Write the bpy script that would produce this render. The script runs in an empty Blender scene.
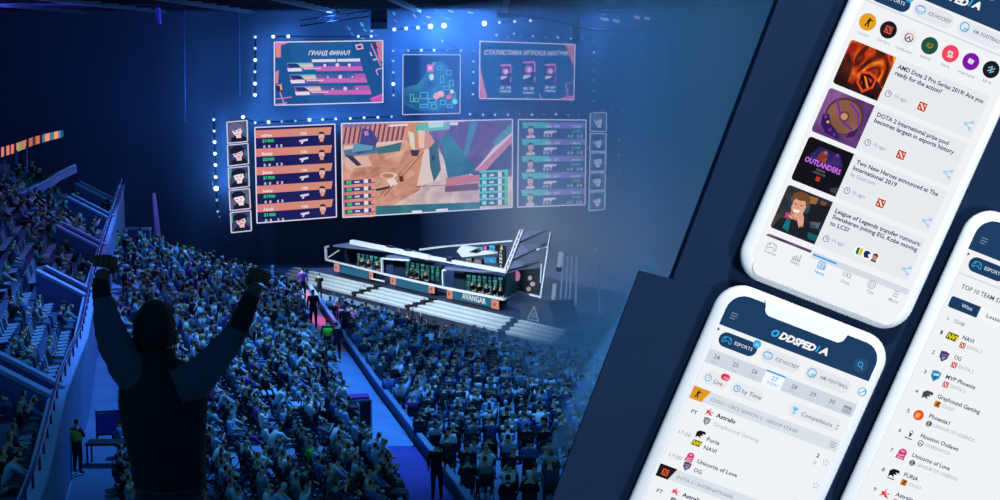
import bpy, bmesh, math, random
from mathutils import Vector, Matrix, Quaternion
RN = random.Random(11)
SC = bpy.context.scene
COL = SC.collection
PI = math.pi
# ------------------------------------------------------------------ camera model
F = 1500.0
PITCH = math.atan(200.0 / F)
CP, SP = math.cos(PITCH), math.sin(PITCH)
EYE = Vector((0, 0, 24.0))
CAM_R, CAM_U, CAM_B = Vector((1, 0, 0)), Vector((0, SP, CP)), Vector((0, -CP, SP))

def ray(px, py):
    x, y = (px - 500) / F, -(py - 250) / F
    return Vector((x, CP + y * SP, -SP + y * CP))

def at(px, py, Y):
    d = ray(px, py)
    return EYE + d * (Y / d.y)

def at_z(px, py, z):
    d = ray(px, py)
    return EYE + d * ((z - EYE.z) / d.z)

def at_plane(px, py, o, n):
    d = ray(px, py)
    return EYE + d * ((o - EYE).dot(n) / d.dot(n))

def pix(p):
    v = p - EYE
    dz = -v.dot(CAM_B)
    return 500 + F * v.dot(CAM_R) / dz, 250 - F * v.dot(CAM_U) / dz

# ------------------------------------------------------------------ materials
def lin(c):
    out = []
    for v in c[:3]:
        v = v / 255.0
        out.append(v / 12.92 if v <= 0.04045 else ((v + 0.055) / 1.055) ** 2.4)
    return (out[0], out[1], out[2], 1.0)

_M = {}
def mat(name, rgb, rough=0.75, noise=0.0, scale=4.0, metal=0.0, spec=0.3, stretch=None):
    """painted / cloth / concrete surface: a principled shader, with mild noise in tone when asked"""
    if name in _M: return _M[name]
    m = bpy.data.materials.new(name); m.use_nodes = True
    nt = m.node_tree; b = nt.nodes['Principled BSDF']
    c = lin(rgb)
    b.inputs['Base Color'].default_value = c
    b.inputs['Roughness'].default_value = rough
    b.inputs['Metallic'].default_value = metal
    b.inputs['Specular IOR Level'].default_value = spec
    if noise:
        tc = nt.nodes.new('ShaderNodeTexCoord'); mp = nt.nodes.new('ShaderNodeMapping')
        nz = nt.nodes.new('ShaderNodeTexNoise'); nz.inputs['Scale'].default_value = scale; nz.inputs['Detail'].default_value = 4
        if stretch: mp.inputs['Scale'].default_value = stretch
        rp = nt.nodes.new('ShaderNodeValToRGB')
        rp.color_ramp.elements[0].position = 0.3; rp.color_ramp.elements[1].position = 0.72
        rp.color_ramp.elements[0].color = tuple(v * (1 - noise) for v in c[:3]) + (1,)
        rp.color_ramp.elements[1].color = tuple(min(1, v * (1 + noise)) for v in c[:3]) + (1,)
        nt.links.new(tc.outputs['Object'], mp.inputs['Vector']); nt.links.new(mp.outputs['Vector'], nz.inputs['Vector'])
        nt.links.new(nz.outputs['Fac'], rp.inputs['Fac']); nt.links.new(rp.outputs['Color'], b.inputs['Base Color'])
    _M[name] = m
    return m

def glow(rgb, strength=1.0):
    """pixels of a lit display / the lens of a lamp"""
    key = ('glow', tuple(rgb), strength)
    if key in _M: return _M[key]
    m = bpy.data.materials.new('lit_pixels_%d_%d_%d' % tuple(int(v) for v in rgb[:3])); m.use_nodes = True
    nt = m.node_tree; nt.nodes.clear()
    e = nt.nodes.new('ShaderNodeEmission'); o = nt.nodes.new('ShaderNodeOutputMaterial')
    e.inputs['Color'].default_value = lin(rgb); e.inputs['Strength'].default_value = strength
    nt.links.new(e.outputs[0], o.inputs[0])
    _M[key] = m
    return m

def glow_picture(name, stops, scale=6.0, detail=5.0, distort=1.0, stretch=None):
    """pixels of a lit display showing a blotchy photograph: noise through a colour ramp"""
    if name in _M: return _M[name]
    m = bpy.data.materials.new(name); m.use_nodes = True
    nt = m.node_tree; nt.nodes.clear()
    tc = nt.nodes.new('ShaderNodeTexCoord'); mp = nt.nodes.new('ShaderNodeMapping')
    nz = nt.nodes.new('ShaderNodeTexNoise'); rp = nt.nodes.new('ShaderNodeValToRGB')
    e = nt.nodes.new('ShaderNodeEmission'); o = nt.nodes.new('ShaderNodeOutputMaterial')
    nz.inputs['Scale'].default_value = scale; nz.inputs['Detail'].default_value = detail; nz.inputs['Distortion'].default_value = distort
    if stretch: mp.inputs['Scale'].default_value = stretch
    els = rp.color_ramp.elements
    while len(els) < len(stops): els.new(0.5)
    for el, (p, c) in zip(els, stops):
        el.position = p; el.color = lin(c)
    L = nt.links
    L.new(tc.outputs['Object'], mp.inputs['Vector']); L.new(mp.outputs['Vector'], nz.inputs['Vector'])
    L.new(nz.outputs['Fac'], rp.inputs['Fac']); L.new(rp.outputs['Color'], e.inputs['Color']); L.new(e.outputs[0], o.inputs[0])
    _M[name] = m
    return m

# ------------------------------------------------------------------ mesh builder
class MB:
    def __init__(self):
        self.v, self.f, self.m, self.mats, self.smooth = [], [], [], [], []
    def mi(self, m):
        if m not in self.mats: self.mats.append(m)
        return self.mats.index(m)
    def add(self, verts, faces, m, smooth=False):
        o = len(self.v); k = self.mi(m)
        self.v += [Vector(p) for p in verts]
        for f in faces:
            self.f.append(tuple(i + o for i in f)); self.m.append(k); self.smooth.append(smooth)
        return self
    def poly(self, pts, m):
        return self.add(pts, [tuple(range(len(pts)))], m)
    def prism(self, pts, vec, m):
        """polygon swept along vec"""
        n = len(pts); vec = Vector(vec); pts = [Vector(p) for p in pts]
        vs = pts + [p + vec for p in pts]
        fs = [tuple(range(n)), tuple(range(2 * n - 1, n - 1, -1))]
        fs += [(i, i + n, (i + 1) % n + n, (i + 1) % n) for i in range(n)]
        return self.add(vs, fs, m)
    def box(self, c, s, m, rot=None):
        c = Vector(c); hx, hy, hz = s[0] / 2, s[1] / 2, s[2] / 2
        vs = [Vector((x, y, z)) for x in (-hx, hx) for y in (-hy, hy) for z in (-hz, hz)]
        if rot is not None: vs = [rot @ p for p in vs]
        vs = [p + c for p in vs]
        fs = [(0, 1, 3, 2), (4, 6, 7, 5), (0, 4, 5, 1), (2, 3, 7, 6), (0, 2, 6, 4), (1, 5, 7, 3)]
        return self.add(vs, fs, m)
    def bar(self, a, b, w, h, m, up=Vector((0, 0, 1))):
        """box-section bar from a to b"""
        a, b = Vector(a), Vector(b); d = (b - a).normalized()
        s = d.cross(up)
        s = s.normalized() if s.length > 1e-5 else Vector((1, 0, 0))
        t = s.cross(d).normalized()
        c = [(-1, -1), (1, -1), (1, 1), (-1, 1)]
        vs = [p + s * (x * w / 2) + t * (y * h / 2) for p in (a, b) for x, y in c]
        fs = [(0, 3, 2, 1), (4, 5, 6, 7)] + [(i, (i + 1) % 4, (i + 1) % 4 + 4, i + 4) for i in range(4)]
        return self.add(vs, fs, m)
    def tube(self, pts, r, m, n=8, caps=True):
        pts = [Vector(p) for p in pts]; vs, fs = [], []
        rr = r if isinstance(r, (list, tuple)) else [r] * len(pts)
        prev = None
        for i, p in enumerate(pts):
            d = (pts[min(i + 1, len(pts) - 1)] - pts[max(i - 1, 0)]).normalized()
            if prev is None:
                s = d.cross(Vector((0, 0, 1)))
                if s.length < 1e-3: s = d.cross(Vector((1, 0, 0)))
            else:
                s = prev - d * prev.dot(d)
            s.normalize(); prev = s; t = d.cross(s)
            vs += [p + (s * math.cos(2 * PI * k / n) + t * math.sin(2 * PI * k / n)) * rr[i] for k in range(n)]
        for i in range(len(pts) - 1):
            for k in range(n):
                fs.append((i * n + k, i * n + (k + 1) % n, (i + 1) * n + (k + 1) % n, (i + 1) * n + k))
        if caps:
            fs.append(tuple(range(n - 1, -1, -1))); fs.append(tuple(range((len(pts) - 1) * n, len(pts) * n)))
        return self.add(vs, fs, m, True)
    def ball(self, c, r, m, n=10):
        c = Vector(c); r = r if hasattr(r, '__len__') else (r, r, r)
        vs, fs = [], []
        for i in range(1, n // 2):
            a = PI * i / (n // 2)
            for k in range(n):
                b = 2 * PI * k / n
                vs.append(c + Vector((r[0] * math.sin(a) * math.cos(b), r[1] * math.sin(a) * math.sin(b), r[2] * math.cos(a))))
        rows = n // 2 - 1
        for i in range(rows - 1):
            for k in range(n):
                fs.append((i * n + k, (i + 1) * n + k, (i + 1) * n + (k + 1) % n, i * n + (k + 1) % n))
        vs += [c + Vector((0, 0, r[2])), c - Vector((0, 0, r[2]))]
        for k in range(n):
            fs.append((rows * n, k, (k + 1) % n)); fs.append((rows * n + 1, (rows - 1) * n + (k + 1) % n, (rows - 1) * n + k))
        return self.add(vs, fs, m, True)
    def mesh(self, name, origin):
        me = bpy.data.meshes.new(name)
        me.from_pydata([tuple(p - origin) for p in self.v], [], self.f)
        for m in self.mats: me.materials.append(m)
        me.polygons.foreach_set('material_index', self.m)
        me.polygons.foreach_set('use_smooth', self.smooth)
        me.update()
        return me
    def build(self, name, parent=None, label=None, cat=None, group=None, kind=None, origin=None):
        if parent is not None:
            o_ = root_of(parent).location.copy()
        elif origin is not None:
            o_ = Vector(origin)
        else:
            xs = [p.x for p in self.v]; ys = [p.y for p in self.v]; zs = [p.z for p in self.v]
            o_ = Vector(((min(xs) + max(xs)) / 2, (min(ys) + max(ys)) / 2, min(zs)))
        ob = bpy.data.objects.new(name, self.mesh(name, o_))
        COL.objects.link(ob)
        if parent is not None: ob.parent = parent
        else: ob.location = o_
        tag(ob, label, cat, group, kind)
        return ob

def root_of(o):
    while o.parent is not None: o = o.parent
    return o

def tag(o, label=None, cat=None, group=None, kind=None):
    if label: o['label'] = label
    if cat: o['category'] = cat
    if group: o['group'] = group
    if kind: o['kind'] = kind
    return o

def thing(name, label, cat, loc, group=None):
    o = bpy.data.objects.new(name, None); COL.objects.link(o)
    o.empty_display_size = 0.2; o.location = Vector(loc)
    return tag(o, label, cat, group)

def struct(mb, name):
    return mb.build(name, kind='structure', origin=(0, 0, 0))

ORD = ['first', 'second', 'third', 'fourth', 'fifth', 'sixth', 'seventh', 'eighth', 'ninth', 'tenth', 'eleventh', 'twelfth', 'thirteenth',
       'fourteenth', 'fifteenth', 'sixteenth', 'seventeenth', 'eighteenth', 'nineteenth', 'twentieth']
_TENS = ['', '', 'twenty', 'thirty', 'forty', 'fifty', 'sixty', 'seventy', 'eighty', 'ninety']
def ordinal(i):
    if i < 20: return ORD[i]
    n = i + 1
    if n % 10 == 0: return _TENS[n // 10][:-1] + 'ieth'
    return _TENS[n // 10] + '-' + ORD[n % 10 - 1]

# ------------------------------------------------------------------ lettering
_T = {}
def text_shape(s, bold=0.0, shear=0.0):
    """outline of a line of lettering: 2-D points (cap height 0.7), faces, width"""
    key = (s, bold, shear)
    if key in _T: return _T[key]
    cu = bpy.data.curves.new('lettering', 'FONT'); cu.body = s; cu.size = 1.0; cu.resolution_u = 2
    cu.offset = bold; cu.shear = shear; cu.fill_mode = 'FRONT'
    ob = bpy.data.objects.new('lettering', cu); COL.objects.link(ob)
    bpy.context.view_layer.update()
    ev = ob.evaluated_get(bpy.context.evaluated_depsgraph_get()); me = ev.to_mesh()
    vs = [(v.co.x, v.co.y) for v in me.vertices]; fs = [tuple(p.vertices) for p in me.polygons]
    ev.to_mesh_clear(); bpy.data.objects.remove(ob); bpy.data.curves.remove(cu)
    x0 = min(v[0] for v in vs); x1 = max(v[0] for v in vs)
    _T[key] = ([(x - x0, y) for x, y in vs], fs, x1 - x0)
    return _T[key]

def arc(cx, cy, r, a0, a1, n=6):
    return [(cx + r * math.cos(math.radians(a0 + (a1 - a0) * i / n)), cy + r * math.sin(math.radians(a0 + (a1 - a0) * i / n))) for i in range(n + 1)]

def rrect(x0, y0, x1, y1, r, n=6):
    """rounded rectangle, y up, counter-clockwise; r may be a 4-tuple (bl, br, tr, tl)"""
    rb = r if isinstance(r, tuple) else (r,) * 4
    pts = []
    for (cx, cy, a), q in zip([(x0, y0, 180), (x1, y0, 270), (x1, y1, 0), (x0, y1, 90)], rb):
        if q <= 0: pts.append((cx, cy)); continue
        ox = cx + q if cx == x0 else cx - q
        oy = cy + q if cy == y0 else cy - q
        pts += arc(ox, oy, q, a, a + 90, n)
    return pts
# ================================================================== PHONES ON THE BOARD
PX = 12.0 / F                      # size of one photo pixel on the board, metres
TILT = 0.115
_a = math.sqrt(1 - TILT ** 2)
_r1, _r2 = math.radians(21.0), math.radians(22.5)
BU = (CAM_R * (math.cos(_r1) * _a) - CAM_U * (math.sin(_r1) * _a) - CAM_B * TILT).normalized()
BV = (CAM_R * (math.sin(_r2) * _a) + CAM_U * (math.cos(_r2) * _a) + CAM_B * TILT).normalized()
BN = BU.cross(BV).normalized()
BO = EYE + ray(800, 250) * 12.0

def bp(px, py):
    """photo pixel -> (s, t) on the phones' face plane, in pixel-sized units"""
    q = at_plane(px, py, BO, BN) - BO
    return q.dot(BU) / PX, q.dot(BV) / PX

def bw(s, t, h=0.0):
    return BO + BU * (s * PX) + BV * (t * PX) + BN * h

LAYER = 0.0022
class Face:
    """draws the lit marks of one phone's screen; every mark is an object under the screen"""
    def __init__(self, screen): self.s = screen
    def put(self, name, shapes, layer):
        mb = MB()
        for pts, m in shapes:
            if isinstance(pts, tuple):      # (points, faces)
                mb.add([bw(x, y, layer * LAYER) for x, y in pts[0]], pts[1], m)
            else:
                mb.poly([bw(x, y, layer * LAYER) for x, y in pts], m)
        return mb.build(name, self.s)
    def rr(self, name, px, py, w, h, r, rgb, layer=1, m=None):
        """rounded bar: centre-left pixel, width, height"""
        s, t = bp(px, py)
        return self.put(name, [(rrect(s, t - h / 2, s + w, t + h / 2, r), m or glow(rgb))], layer)
    def quad(self, name, pts, rgb, layer=1, m=None):
        q = [bp(*p) for p in pts]
        return self.put(name, [(q[::-1], m or glow(rgb))], layer)
    def text(self, name, s, px, py, cap, rgb, w=None, bold=0.014, shear=0.0, layer=3, end=None):
        vs, fs, wd = text_shape(s, bold, shear)
        x, y = bp(px, py); k = cap / 0.7
        if end: 
            ex, ey = bp(*end); w = math.hypot(ex - x, ey - y)
        kx = k if w is None else w / wd
        return self.put(name, [(([(x + a * kx, y + b * k) for a, b in vs], fs), glow(rgb))], layer)
    def disc(self, name, px, py, r, rgb, layer=2, m=None, n=24, ry=None):
        s, t = bp(px, py); ry = ry or r
        return self.put(name, [([(s + r * math.cos(2 * PI * i / n), t + ry * math.sin(2 * PI * i / n)) for i in range(n)], m or glow(rgb))], layer)
    def ring(self, name, px, py, r, wd, rgb, layer=3, ry=None, n=20, extra=()):
        s, t = bp(px, py); ry = ry or r
        vs, fs = [], []
        for i in range(n):
            c, d = math.cos(2 * PI * i / n), math.sin(2 * PI * i / n)
            vs += [(s + r * c, t + ry * d), (s + (r - wd) * c, t + (ry - wd) * d)]
            j = (i + 1) % n
            fs.append((2 * i, 2 * j, 2 * j + 1, 2 * i + 1))
        sh = [((vs, fs), glow(rgb))]
        for ln in extra:
            sh.append((seg(s + ln[0], t + ln[1], s + ln[2], t + ln[3], wd), glow(rgb)))
        return self.put(name, sh, layer)
    def lines(self, name, px, py, segs, wd, rgb, layer=3):
        s, t = bp(px, py)
        return self.put(name, [(seg(s + a, t + b, s + c, t + d, wd), glow(rgb)) for a, b, c, d in segs], layer)
    def shapes(self, name, px, py, items, layer=3, k=1.0):
        """items: (local polygon with y up, colour)"""
        s, t = bp(px, py)
        return self.put(name, [([(s + x * k, t + y * k) for x, y in pts], glow(c)) for pts, c in items], layer)

def seg(x0, y0, x1, y1, w):
    dx, dy = x1 - x0, y1 - y0; L = math.hypot(dx, dy) or 1
    nx, ny = -dy / L * w / 2, dx / L * w / 2
    return [(x0 + nx, y0 + ny), (x0 - nx, y0 - ny), (x1 - nx, y1 - ny), (x1 + nx, y1 + ny)]

def circ(x, y, r, n=10, ry=None):
    ry = ry or r
    return [(x + r * math.cos(2 * PI * i / n), y + ry * math.sin(2 * PI * i / n)) for i in range(n)]

NAVY, INK, GREY, PALE, BLUE = (30, 62, 99), (40, 56, 82), (112, 124, 142), (160, 174, 188), (58, 172, 228)
PH_H, THICK = 360.0, 0.15
shell_m = mat('white_phone_shell', (236, 238, 243), 0.45, spec=0.35)

def phone(label, ox, oy, wide):
    c0 = bp(727.7 + ox, 277.5 + oy)
    x0, y1 = c0; x1, y0 = x0 + wide, y1 - PH_H
    root = thing('smartphone', label, 'phone', bw((x0 + x1) / 2, y0, -THICK), 'white smartphones mounted on the slanted blue boards')
    # shell: loops of a rounded rectangle, rolled over at the front and back edges
    prof = [(14, -THICK), (9, -THICK + 0.012), (4, -THICK + 0.045), (0.8, -0.062), (0, -0.045), (0.8, -0.026), (3, -0.010), (7, -0.002), (10, 0.0)]
    mb = MB(); vs, fs = [], []
    n = None
    for ins, h in prof:
        lp = rrect(x0 + ins, y0 + ins, x1 - ins, y1 - ins, 29 - ins, 8)
        n = len(lp); vs += [bw(x, y, h) for x, y in lp]
    for i in range(len(prof) - 1):
        for k in range(n):
            fs.append((i * n + k, i * n + (k + 1) % n, (i + 1) * n + (k + 1) % n, (i + 1) * n + k))
    mb.add(vs, fs, shell_m, True)
    mb.add(vs[:n], [tuple(range(n - 1, -1, -1))], shell_m)
    mb.add(vs[-n:], [tuple(range(n))], shell_m)
    mb.build('shell', root)
    mn = MB(); mn.prism([bw(x, y, -THICK) for x, y in rrect(x0 + 60, y0 + 140, x1 - 60, y1 - 140, 8)], BN * -0.04, mat('dark_steel', (24, 30, 44), 0.5, metal=0.6)); mn.build('wall_mount', root)
    sc = MB(); sc.poly([bw(x, y, LAYER * 0.6) for x, y in rrect(x0 + 11.5, y0 + 11.5, x1 - 11, y1 - 9.5, 19, 8)], glow((241, 243, 247)))
    screen = sc.build('screen', root, label='lit screen showing the app')
    # notch of the shell, over the screen's top edge
    s, t = bp(767 + ox, 302.4 + oy)
    nb = MB(); pts = [(s - 1.5, t + 2), (s, t - 3)] + arc(s + 9, t - 4, 8, 180, 270, 6) + arc(s + 82, t - 4, 8, 270, 360, 6) + [(s + 91, t - 3), (s + 92.5, t + 2)]
    top = y1 - 6.5
    pts = [(s - 2.5, top), (s - 1.6, t + 1)] + pts[2:-2] + [(s + 91.6, t + 1), (s + 92.5, top)]
    nb.prism([bw(x, y, LAYER * 5) for x, y in pts], BN * -LAYER * 4, shell_m)
    nb.build('notch', root, label='rounded white notch at the top of the screen')
    return root, Face(screen), (x0, y0, x1, y1)

def header(f, ox, oy, dims, logo=True):
    x0, y0, x1, y1 = dims
    h = bp(722 + ox, 324.5 + oy)[1]
    f.put('header_bar', [(rrect(x0 + 11.5, h, x1 - 11, y1 - 9.5, (0, 0, 19, 19), 8), glow(NAVY))], 1)
    f.lines('menu_icon', 735 + ox, 316 + oy, [(-3.6, 2.7, 3.6, 2.7), (-3.6, 0, 3.6, 0), (-3.6, -2.7, 2.0, -2.7)], 0.8, (128, 148, 172), 2)
    f.text('logo_text', 'O', 771.2 + ox, 335.4 + oy, 7.0, (52, 172, 234), None, 0.05, 0.25, 2, end=(778.6 + ox, 338.2 + oy))
    f.text('logo_text', 'DDSPED', 779.2 + ox, 338.5 + oy, 7.0, (245, 248, 252), None, 0.05, 0.25, 2, end=(815.2 + ox, 352.0 + oy))
    f.text('logo_text', 'i', 815.8 + ox, 352.2 + oy, 7.0, (52, 172, 234), None, 0.05, 0.25, 2, end=(818.6 + ox, 353.3 + oy))
    f.text('logo_text', 'A', 818.9 + ox, 353.4 + oy, 7.0, (245, 248, 252), None, 0.05, 0.2, 2, end=(827.6 + ox, 356.7 + oy))
    f.disc('search_button', 861 + ox, 366.6 + oy, 7.8, (42, 74, 110), 2)
    f.ring('search_icon', 860.6 + ox, 365.8 + oy, 2.9, 0.9, BLUE, 3, extra=((1.8, -2.0, 4.0, -4.4),))
    # sport chips
    f.rr('sport_chip', 720.5 + ox, 337.0 + oy, 41.5, 15.4, 7.7, NAVY, 2)
    gamepad(f, 728.5 + ox, 340 + oy, 1.0, BLUE, 3)
    f.text('chip_text', 'ESPORTS', 735.2 + ox, 344.6 + oy, 3.5, (205, 214, 226), end=(752.8 + ox, 351.6 + oy), layer=3)
    f.disc('badge', 758 + ox, 344.4 + oy, 4.3, BLUE, 3)
    f.text('badge_text', '22', 755.9 + ox, 345.2 + oy, 2.2, (220, 240, 252), 3.8, layer=4)
    f.shapes('back_arrow', 720 + ox, 329 + oy, [([(-1.2, -2), (1.2, 0), (-1.2, 2)], INK)], 2)
    f.rr('sport_chip', 762 + ox, 353.4 + oy, 43.5, 15.4, 7.7, (228, 232, 239), 2)
    f.ring('puck_icon', 769 + ox, 356 + oy, 5.4, 0.8, BLUE, 3, ry=4.2)
    f.ring('puck_icon', 769.2 + ox, 355.4 + oy, 5.2, 0.6, BLUE, 3, ry=2.6)
    f.text('chip_text', 'ICE HOCKEY', 776 + ox, 361 + oy, 3.5, GREY, end=(798.8 + ox, 370.2 + oy))
    f.rr('sport_chip', 806 + ox, 372.4 + oy, 50.5, 15.4, 7.7, (228, 232, 239), 2)
    s = [circ(0, 0, 4.8, 16)]
    f.ring('helmet_icon', 812.7 + ox, 374 + oy, 4.9, 1.0, BLUE, 3, extra=((0.5, -1.2, 5.2, -1.2), (0.5, -1.2, 0.5, -4.5), (3.2, -1.2, 3.2, -4.6)))
    f.text('chip_text', 'AM. FOOTBALL', 820.2 + ox, 379.5 + oy, 3.5, GREY, end=(847.8 + ox, 390.2 + oy))

def gamepad(f, px, py, k, rgb, layer):
    body = [(-5, -2.6), (-4.4, 1.2), (-2.8, 3), (2.8, 3), (4.4, 1.2), (5, -2.6), (3.4, -3.2), (1.6, -0.9), (-1.6, -0.9), (-3.4, -3.2)]
    segs = [(body[i][0] * k, body[i][1] * k, body[(i + 1) % 10][0] * k, body[(i + 1) % 10][1] * k) for i in range(10)]
    segs += [(-2.6 * k, 0.3 * k, -2.6 * k, 2.1 * k), (-3.5 * k, 1.2 * k, -1.7 * k, 1.2 * k), (1.8 * k, 1.2 * k, 3.2 * k, 1.2 * k)]
    f.lines('gamepad_icon', px, py, segs, 0.8 * k, rgb, layer)

RED, GOLD = (198, 62, 40), (226, 154, 36)
def red_square(f, px, py, a=8.2, layer=4, bg=RED, fg=(246, 236, 232)):
    h = a / 2
    f.shapes('game_logo', px, py, [([(-h, -h), (h, -h), (h, h), (-h, h)], bg)], layer)
    f.shapes('game_logo', px, py, [([(-h * .78, h * .62), (-h * .35, h * .7), (h * .78, -h * .62), (h * .35, -h * .7)], fg),
        ([(h * .2, h * .62), (h * .72, h * .66), (h * .66, h * .12)], fg), ([(-h * .2, -h * .62), (-h * .72, -h * .66), (-h * .66, -h * .12)], fg)], layer + 0.5)

def gunner(f, px, py, k, rgb=(24, 20, 16), layer=4):
    f.shapes('shooter_silhouette', px, py, [(circ(0.6 * k, 3.1 * k, 0.95 * k, 8), rgb),
        ([(-1.1 * k, 2.2 * k), (1.5 * k, 2.4 * k), (1.1 * k, -0.4 * k), (-0.9 * k, -0.6 * k)], rgb),
        ([(0, 2.3 * k), (3.8 * k, 2.9 * k), (3.9 * k, 2.2 * k), (0.2 * k, 1.3 * k)], rgb),
        ([(-0.9 * k, -0.3 * k), (0.2 * k, -0.3 * k), (-0.9 * k, -4 * k), (-2.2 * k, -4 * k)], rgb),
        ([(-0.1 * k, -0.3 * k), (1.1 * k, -0.3 * k), (2.0 * k, -4 * k), (0.9 * k, -4 * k)], rgb)], layer)

def star_logo(f, px, py, k=1.0):
    f.shapes('team_logo', px, py, [([(-4 * k, -3.6 * k), (-0.6 * k, -1.4 * k), (0.6 * k, 4.4 * k), (-1.6 * k, 1.0 * k), (-3.8 * k, 1.2 * k), (-2.4 * k, -1.0 * k)], (226, 38, 46)),
        ([(0.9 * k, 2.0 * k), (1.2 * k, -0.6 * k), (4.2 * k, -3.4 * k), (0.6 * k, -2.6 * k), (-0.6 * k, -1.2 * k)], (226, 38, 46)),
        ([(1.6 * k, 1.0 * k), (4.2 * k, 0.8 * k), (2.2 * k, -0.6 * k)], (226, 38, 46))], 4)

def shield_logo(f, px, py, k=1.0, a=(118, 124, 132), b=(196, 200, 206), c=None):
    it = [([(-3.6 * k, 3.4 * k), (0, 4.2 * k), (3.6 * k, 3.4 * k), (3.2 * k, -1 * k), (0, -4.4 * k), (-3.2 * k, -1 * k)][::-1], a)]
    f.shapes('team_logo', px, py, it, 4)
    it = [([(-2.4 * k, 1.2 * k), (2.4 * k, 2.4 * k), (2.2 * k, 1.0 * k), (-1.2 * k, 0.2 * k)][::-1], b), ([(-1.6 * k, -0.8 * k), (2 * k, 0.2 * k), (0.4 * k, -2.8 * k)][::-1], c or b)]
    f.shapes('team_logo', px, py, it, 4.5)

def beast_logo(f, px, py, k=1.0, rgb=(22, 22, 24), base=None):
    it = [([(-4 * k, 1.8 * k), (-1.5 * k, 4 * k), (3.6 * k, 4 * k), (4.6 * k, 1.6 * k), (1.4 * k, 1.6 * k), (3.0 * k, 0.2 * k), (0.2 * k, -0.6 * k), (1.8 * k, -2.8 * k), (-1.6 * k, -1.6 * k), (-3.4 * k, -3.4 * k)][::-1], rgb)]
    if base: it.append(([(-3.6 * k, -3.9 * k), (2.6 * k, -3.9 * k), (2.6 * k, -4.7 * k), (-3.6 * k, -4.7 * k)], base))
    f.shapes('team_logo', px, py, it, 4)

def pink_logo(f, px, py, k=1.0):
    p = (206, 62, 118)
    f.shapes('team_logo', px, py, [(circ(0, 1.2 * k, 3.4 * k, 14), p), ([(-3.4 * k, -0.6 * k), (-4 * k, -4 * k), (3.4 * k, -4 * k), (3.0 * k, -0.6 * k)][::-1][::-1], p)], 4)
    f.shapes('team_logo', px, py, [(seg(-1.6 * k, 2.4 * k, 1.2 * k, 2.4 * k, 0.9 * k), (244, 196, 214)), (seg(-2.4 * k, -1.2 * k, 2.0 * k, -0.4 * k, 0.7 * k), (244, 196, 214)), (seg(-2.6 * k, -2.8 * k, 2.2 * k, -2.6 * k, 0.7 * k), (244, 196, 214))], 4.5)

def yellow_logo(f, px, py, k=1.0):
    f.shapes('team_logo', px, py, [([(-4.6 * k, -2.6 * k), (4.0 * k, -2.6 * k), (5.0 * k, 2.8 * k), (-3.8 * k, 2.8 * k)], (70, 66, 20))], 4)
    y = (236, 224, 30)
    f.shapes('team_logo', px, py, [([(-3.8 * k, -1.8 * k), (-2.9 * k, -1.8 * k), (-2.2 * k, 2.0 * k), (-3.1 * k, 2.0 * k)], y), (seg(-2.6 * k, 1.8 * k, -1.0 * k, -1.6 * k, 0.9 * k), y),
        ([(-1.2 * k, -1.8 * k), (-0.3 * k, -1.8 * k), (0.4 * k, 2.0 * k), (-0.5 * k, 2.0 * k)], y), (seg(0.6 * k, 1.8 * k, 1.2 * k, -1.6 * k, 0.9 * k), y),
        (seg(1.2 * k, -1.6 * k, 2.8 * k, 1.8 * k, 0.9 * k), y), ([(3.0 * k, -1.8 * k), (3.8 * k, -1.8 * k), (4.4 * k, 2.0 * k), (3.5 * k, 2.0 * k)], y)], 4.5)

# ---------------------------------------------------------------- upper phone: news list
PW = 0.5 * (bp(888.3, 366)[0] - bp(727.7, 277.5)[0]) + 0.5 * (bp(944.8, 240)[0] - bp(727.7 + 148.4, 277.5 - 347.6)[0])
ph1, f, dm = phone('white smartphone showing the news list with picture thumbnails, upper of the three phones', 148.4, -347.6, PW)
header(f, 148.4, -347.6, dm)
LB = (96, 122, 146)
s0, t0 = bp(846, -5); f.put('divider_line', [(rrect(dm[0] + 13, t0 + 3.0, dm[2] - 12, t0 + 4.6, 0), glow((212, 219, 229)))], 1)
circles = [(865, 20.4, (228, 160, 34), 'CS:GO', 860.6, 33), (885.6, 28.6, (30, 28, 32), 'DOTA 2', 881, 40.8), (906, 36.6, (232, 234, 240), 'OVERWAT..', 901.6, 49.8),
           (926.6, 45, (32, 84, 66), 'SMITE', 922, 57.4), (947.2, 53.2, (238, 72, 100), 'FIFA', 942.4, 65.8), (967.6, 61.4, (124, 26, 168), 'FORTNITE', 962.8, 74.6), (987.6, 69.6, (26, 27, 34), 'BZ R', 983.5, 82)]
for cx, cy, rgb, nm, tx, ty in circles:
    f.disc('game_button', cx, cy, 8.6, rgb, 2)
    w_ = 2.05 * len(nm) + 1.0
    s_, t_ = bp(tx, ty)
    vs_, fs_, wd_ = text_shape(nm)
    f.put('game_name_text', [(([(s_ - w_ / 2 + a * w_ / wd_, t_ - 1.0 + b * 3.4) for a, b in vs_], fs_), glow(LB))], 3)
gunner(f, 865.4, 20.6, 1.15, layer=3)
red_square(f, 885.6, 28.6, 7.4, 3, (206, 82, 62), (40, 30, 32))
f.ring('game_logo', 906, 36.6, 4.6, 1.1, (70, 74, 84), 3, extra=((-2.6, -2.6, 0, 0.8), (2.6, -2.6, 0, 0.8), (0, 0.8, 0, 1.6)))
f.put('game_logo', [([(bp(906, 36.6)[0] + x, bp(906, 36.6)[1] + y) for x, y in arc(0, 0, 4.6, 20, 120, 8) + arc(0, 0, 3.5, 120, 20, 8)], glow((242, 160, 40)))], 3.5)
f.shapes('game_logo', 926.6, 45, [([(-3.8, 2.2), (3.8, 2.2), (3.0, -1.2), (0, -3), (-3.0, -1.2)][::-1], (150, 128, 62)), ], 3)
f.shapes('game_logo', 926.6, 45, [([(-1.8, 1.2), (1.8, 1.2), (0, -2)][::-1], (50, 60, 44)), ([(-3.6, 1.8), (-2.6, 1.8), (-2.6, 0)][::-1], (60, 50, 30)), ([(2.6, 1.8), (3.6, 1.8), (2.6, 0)][::-1], (60, 50, 30))], 3.5)
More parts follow.
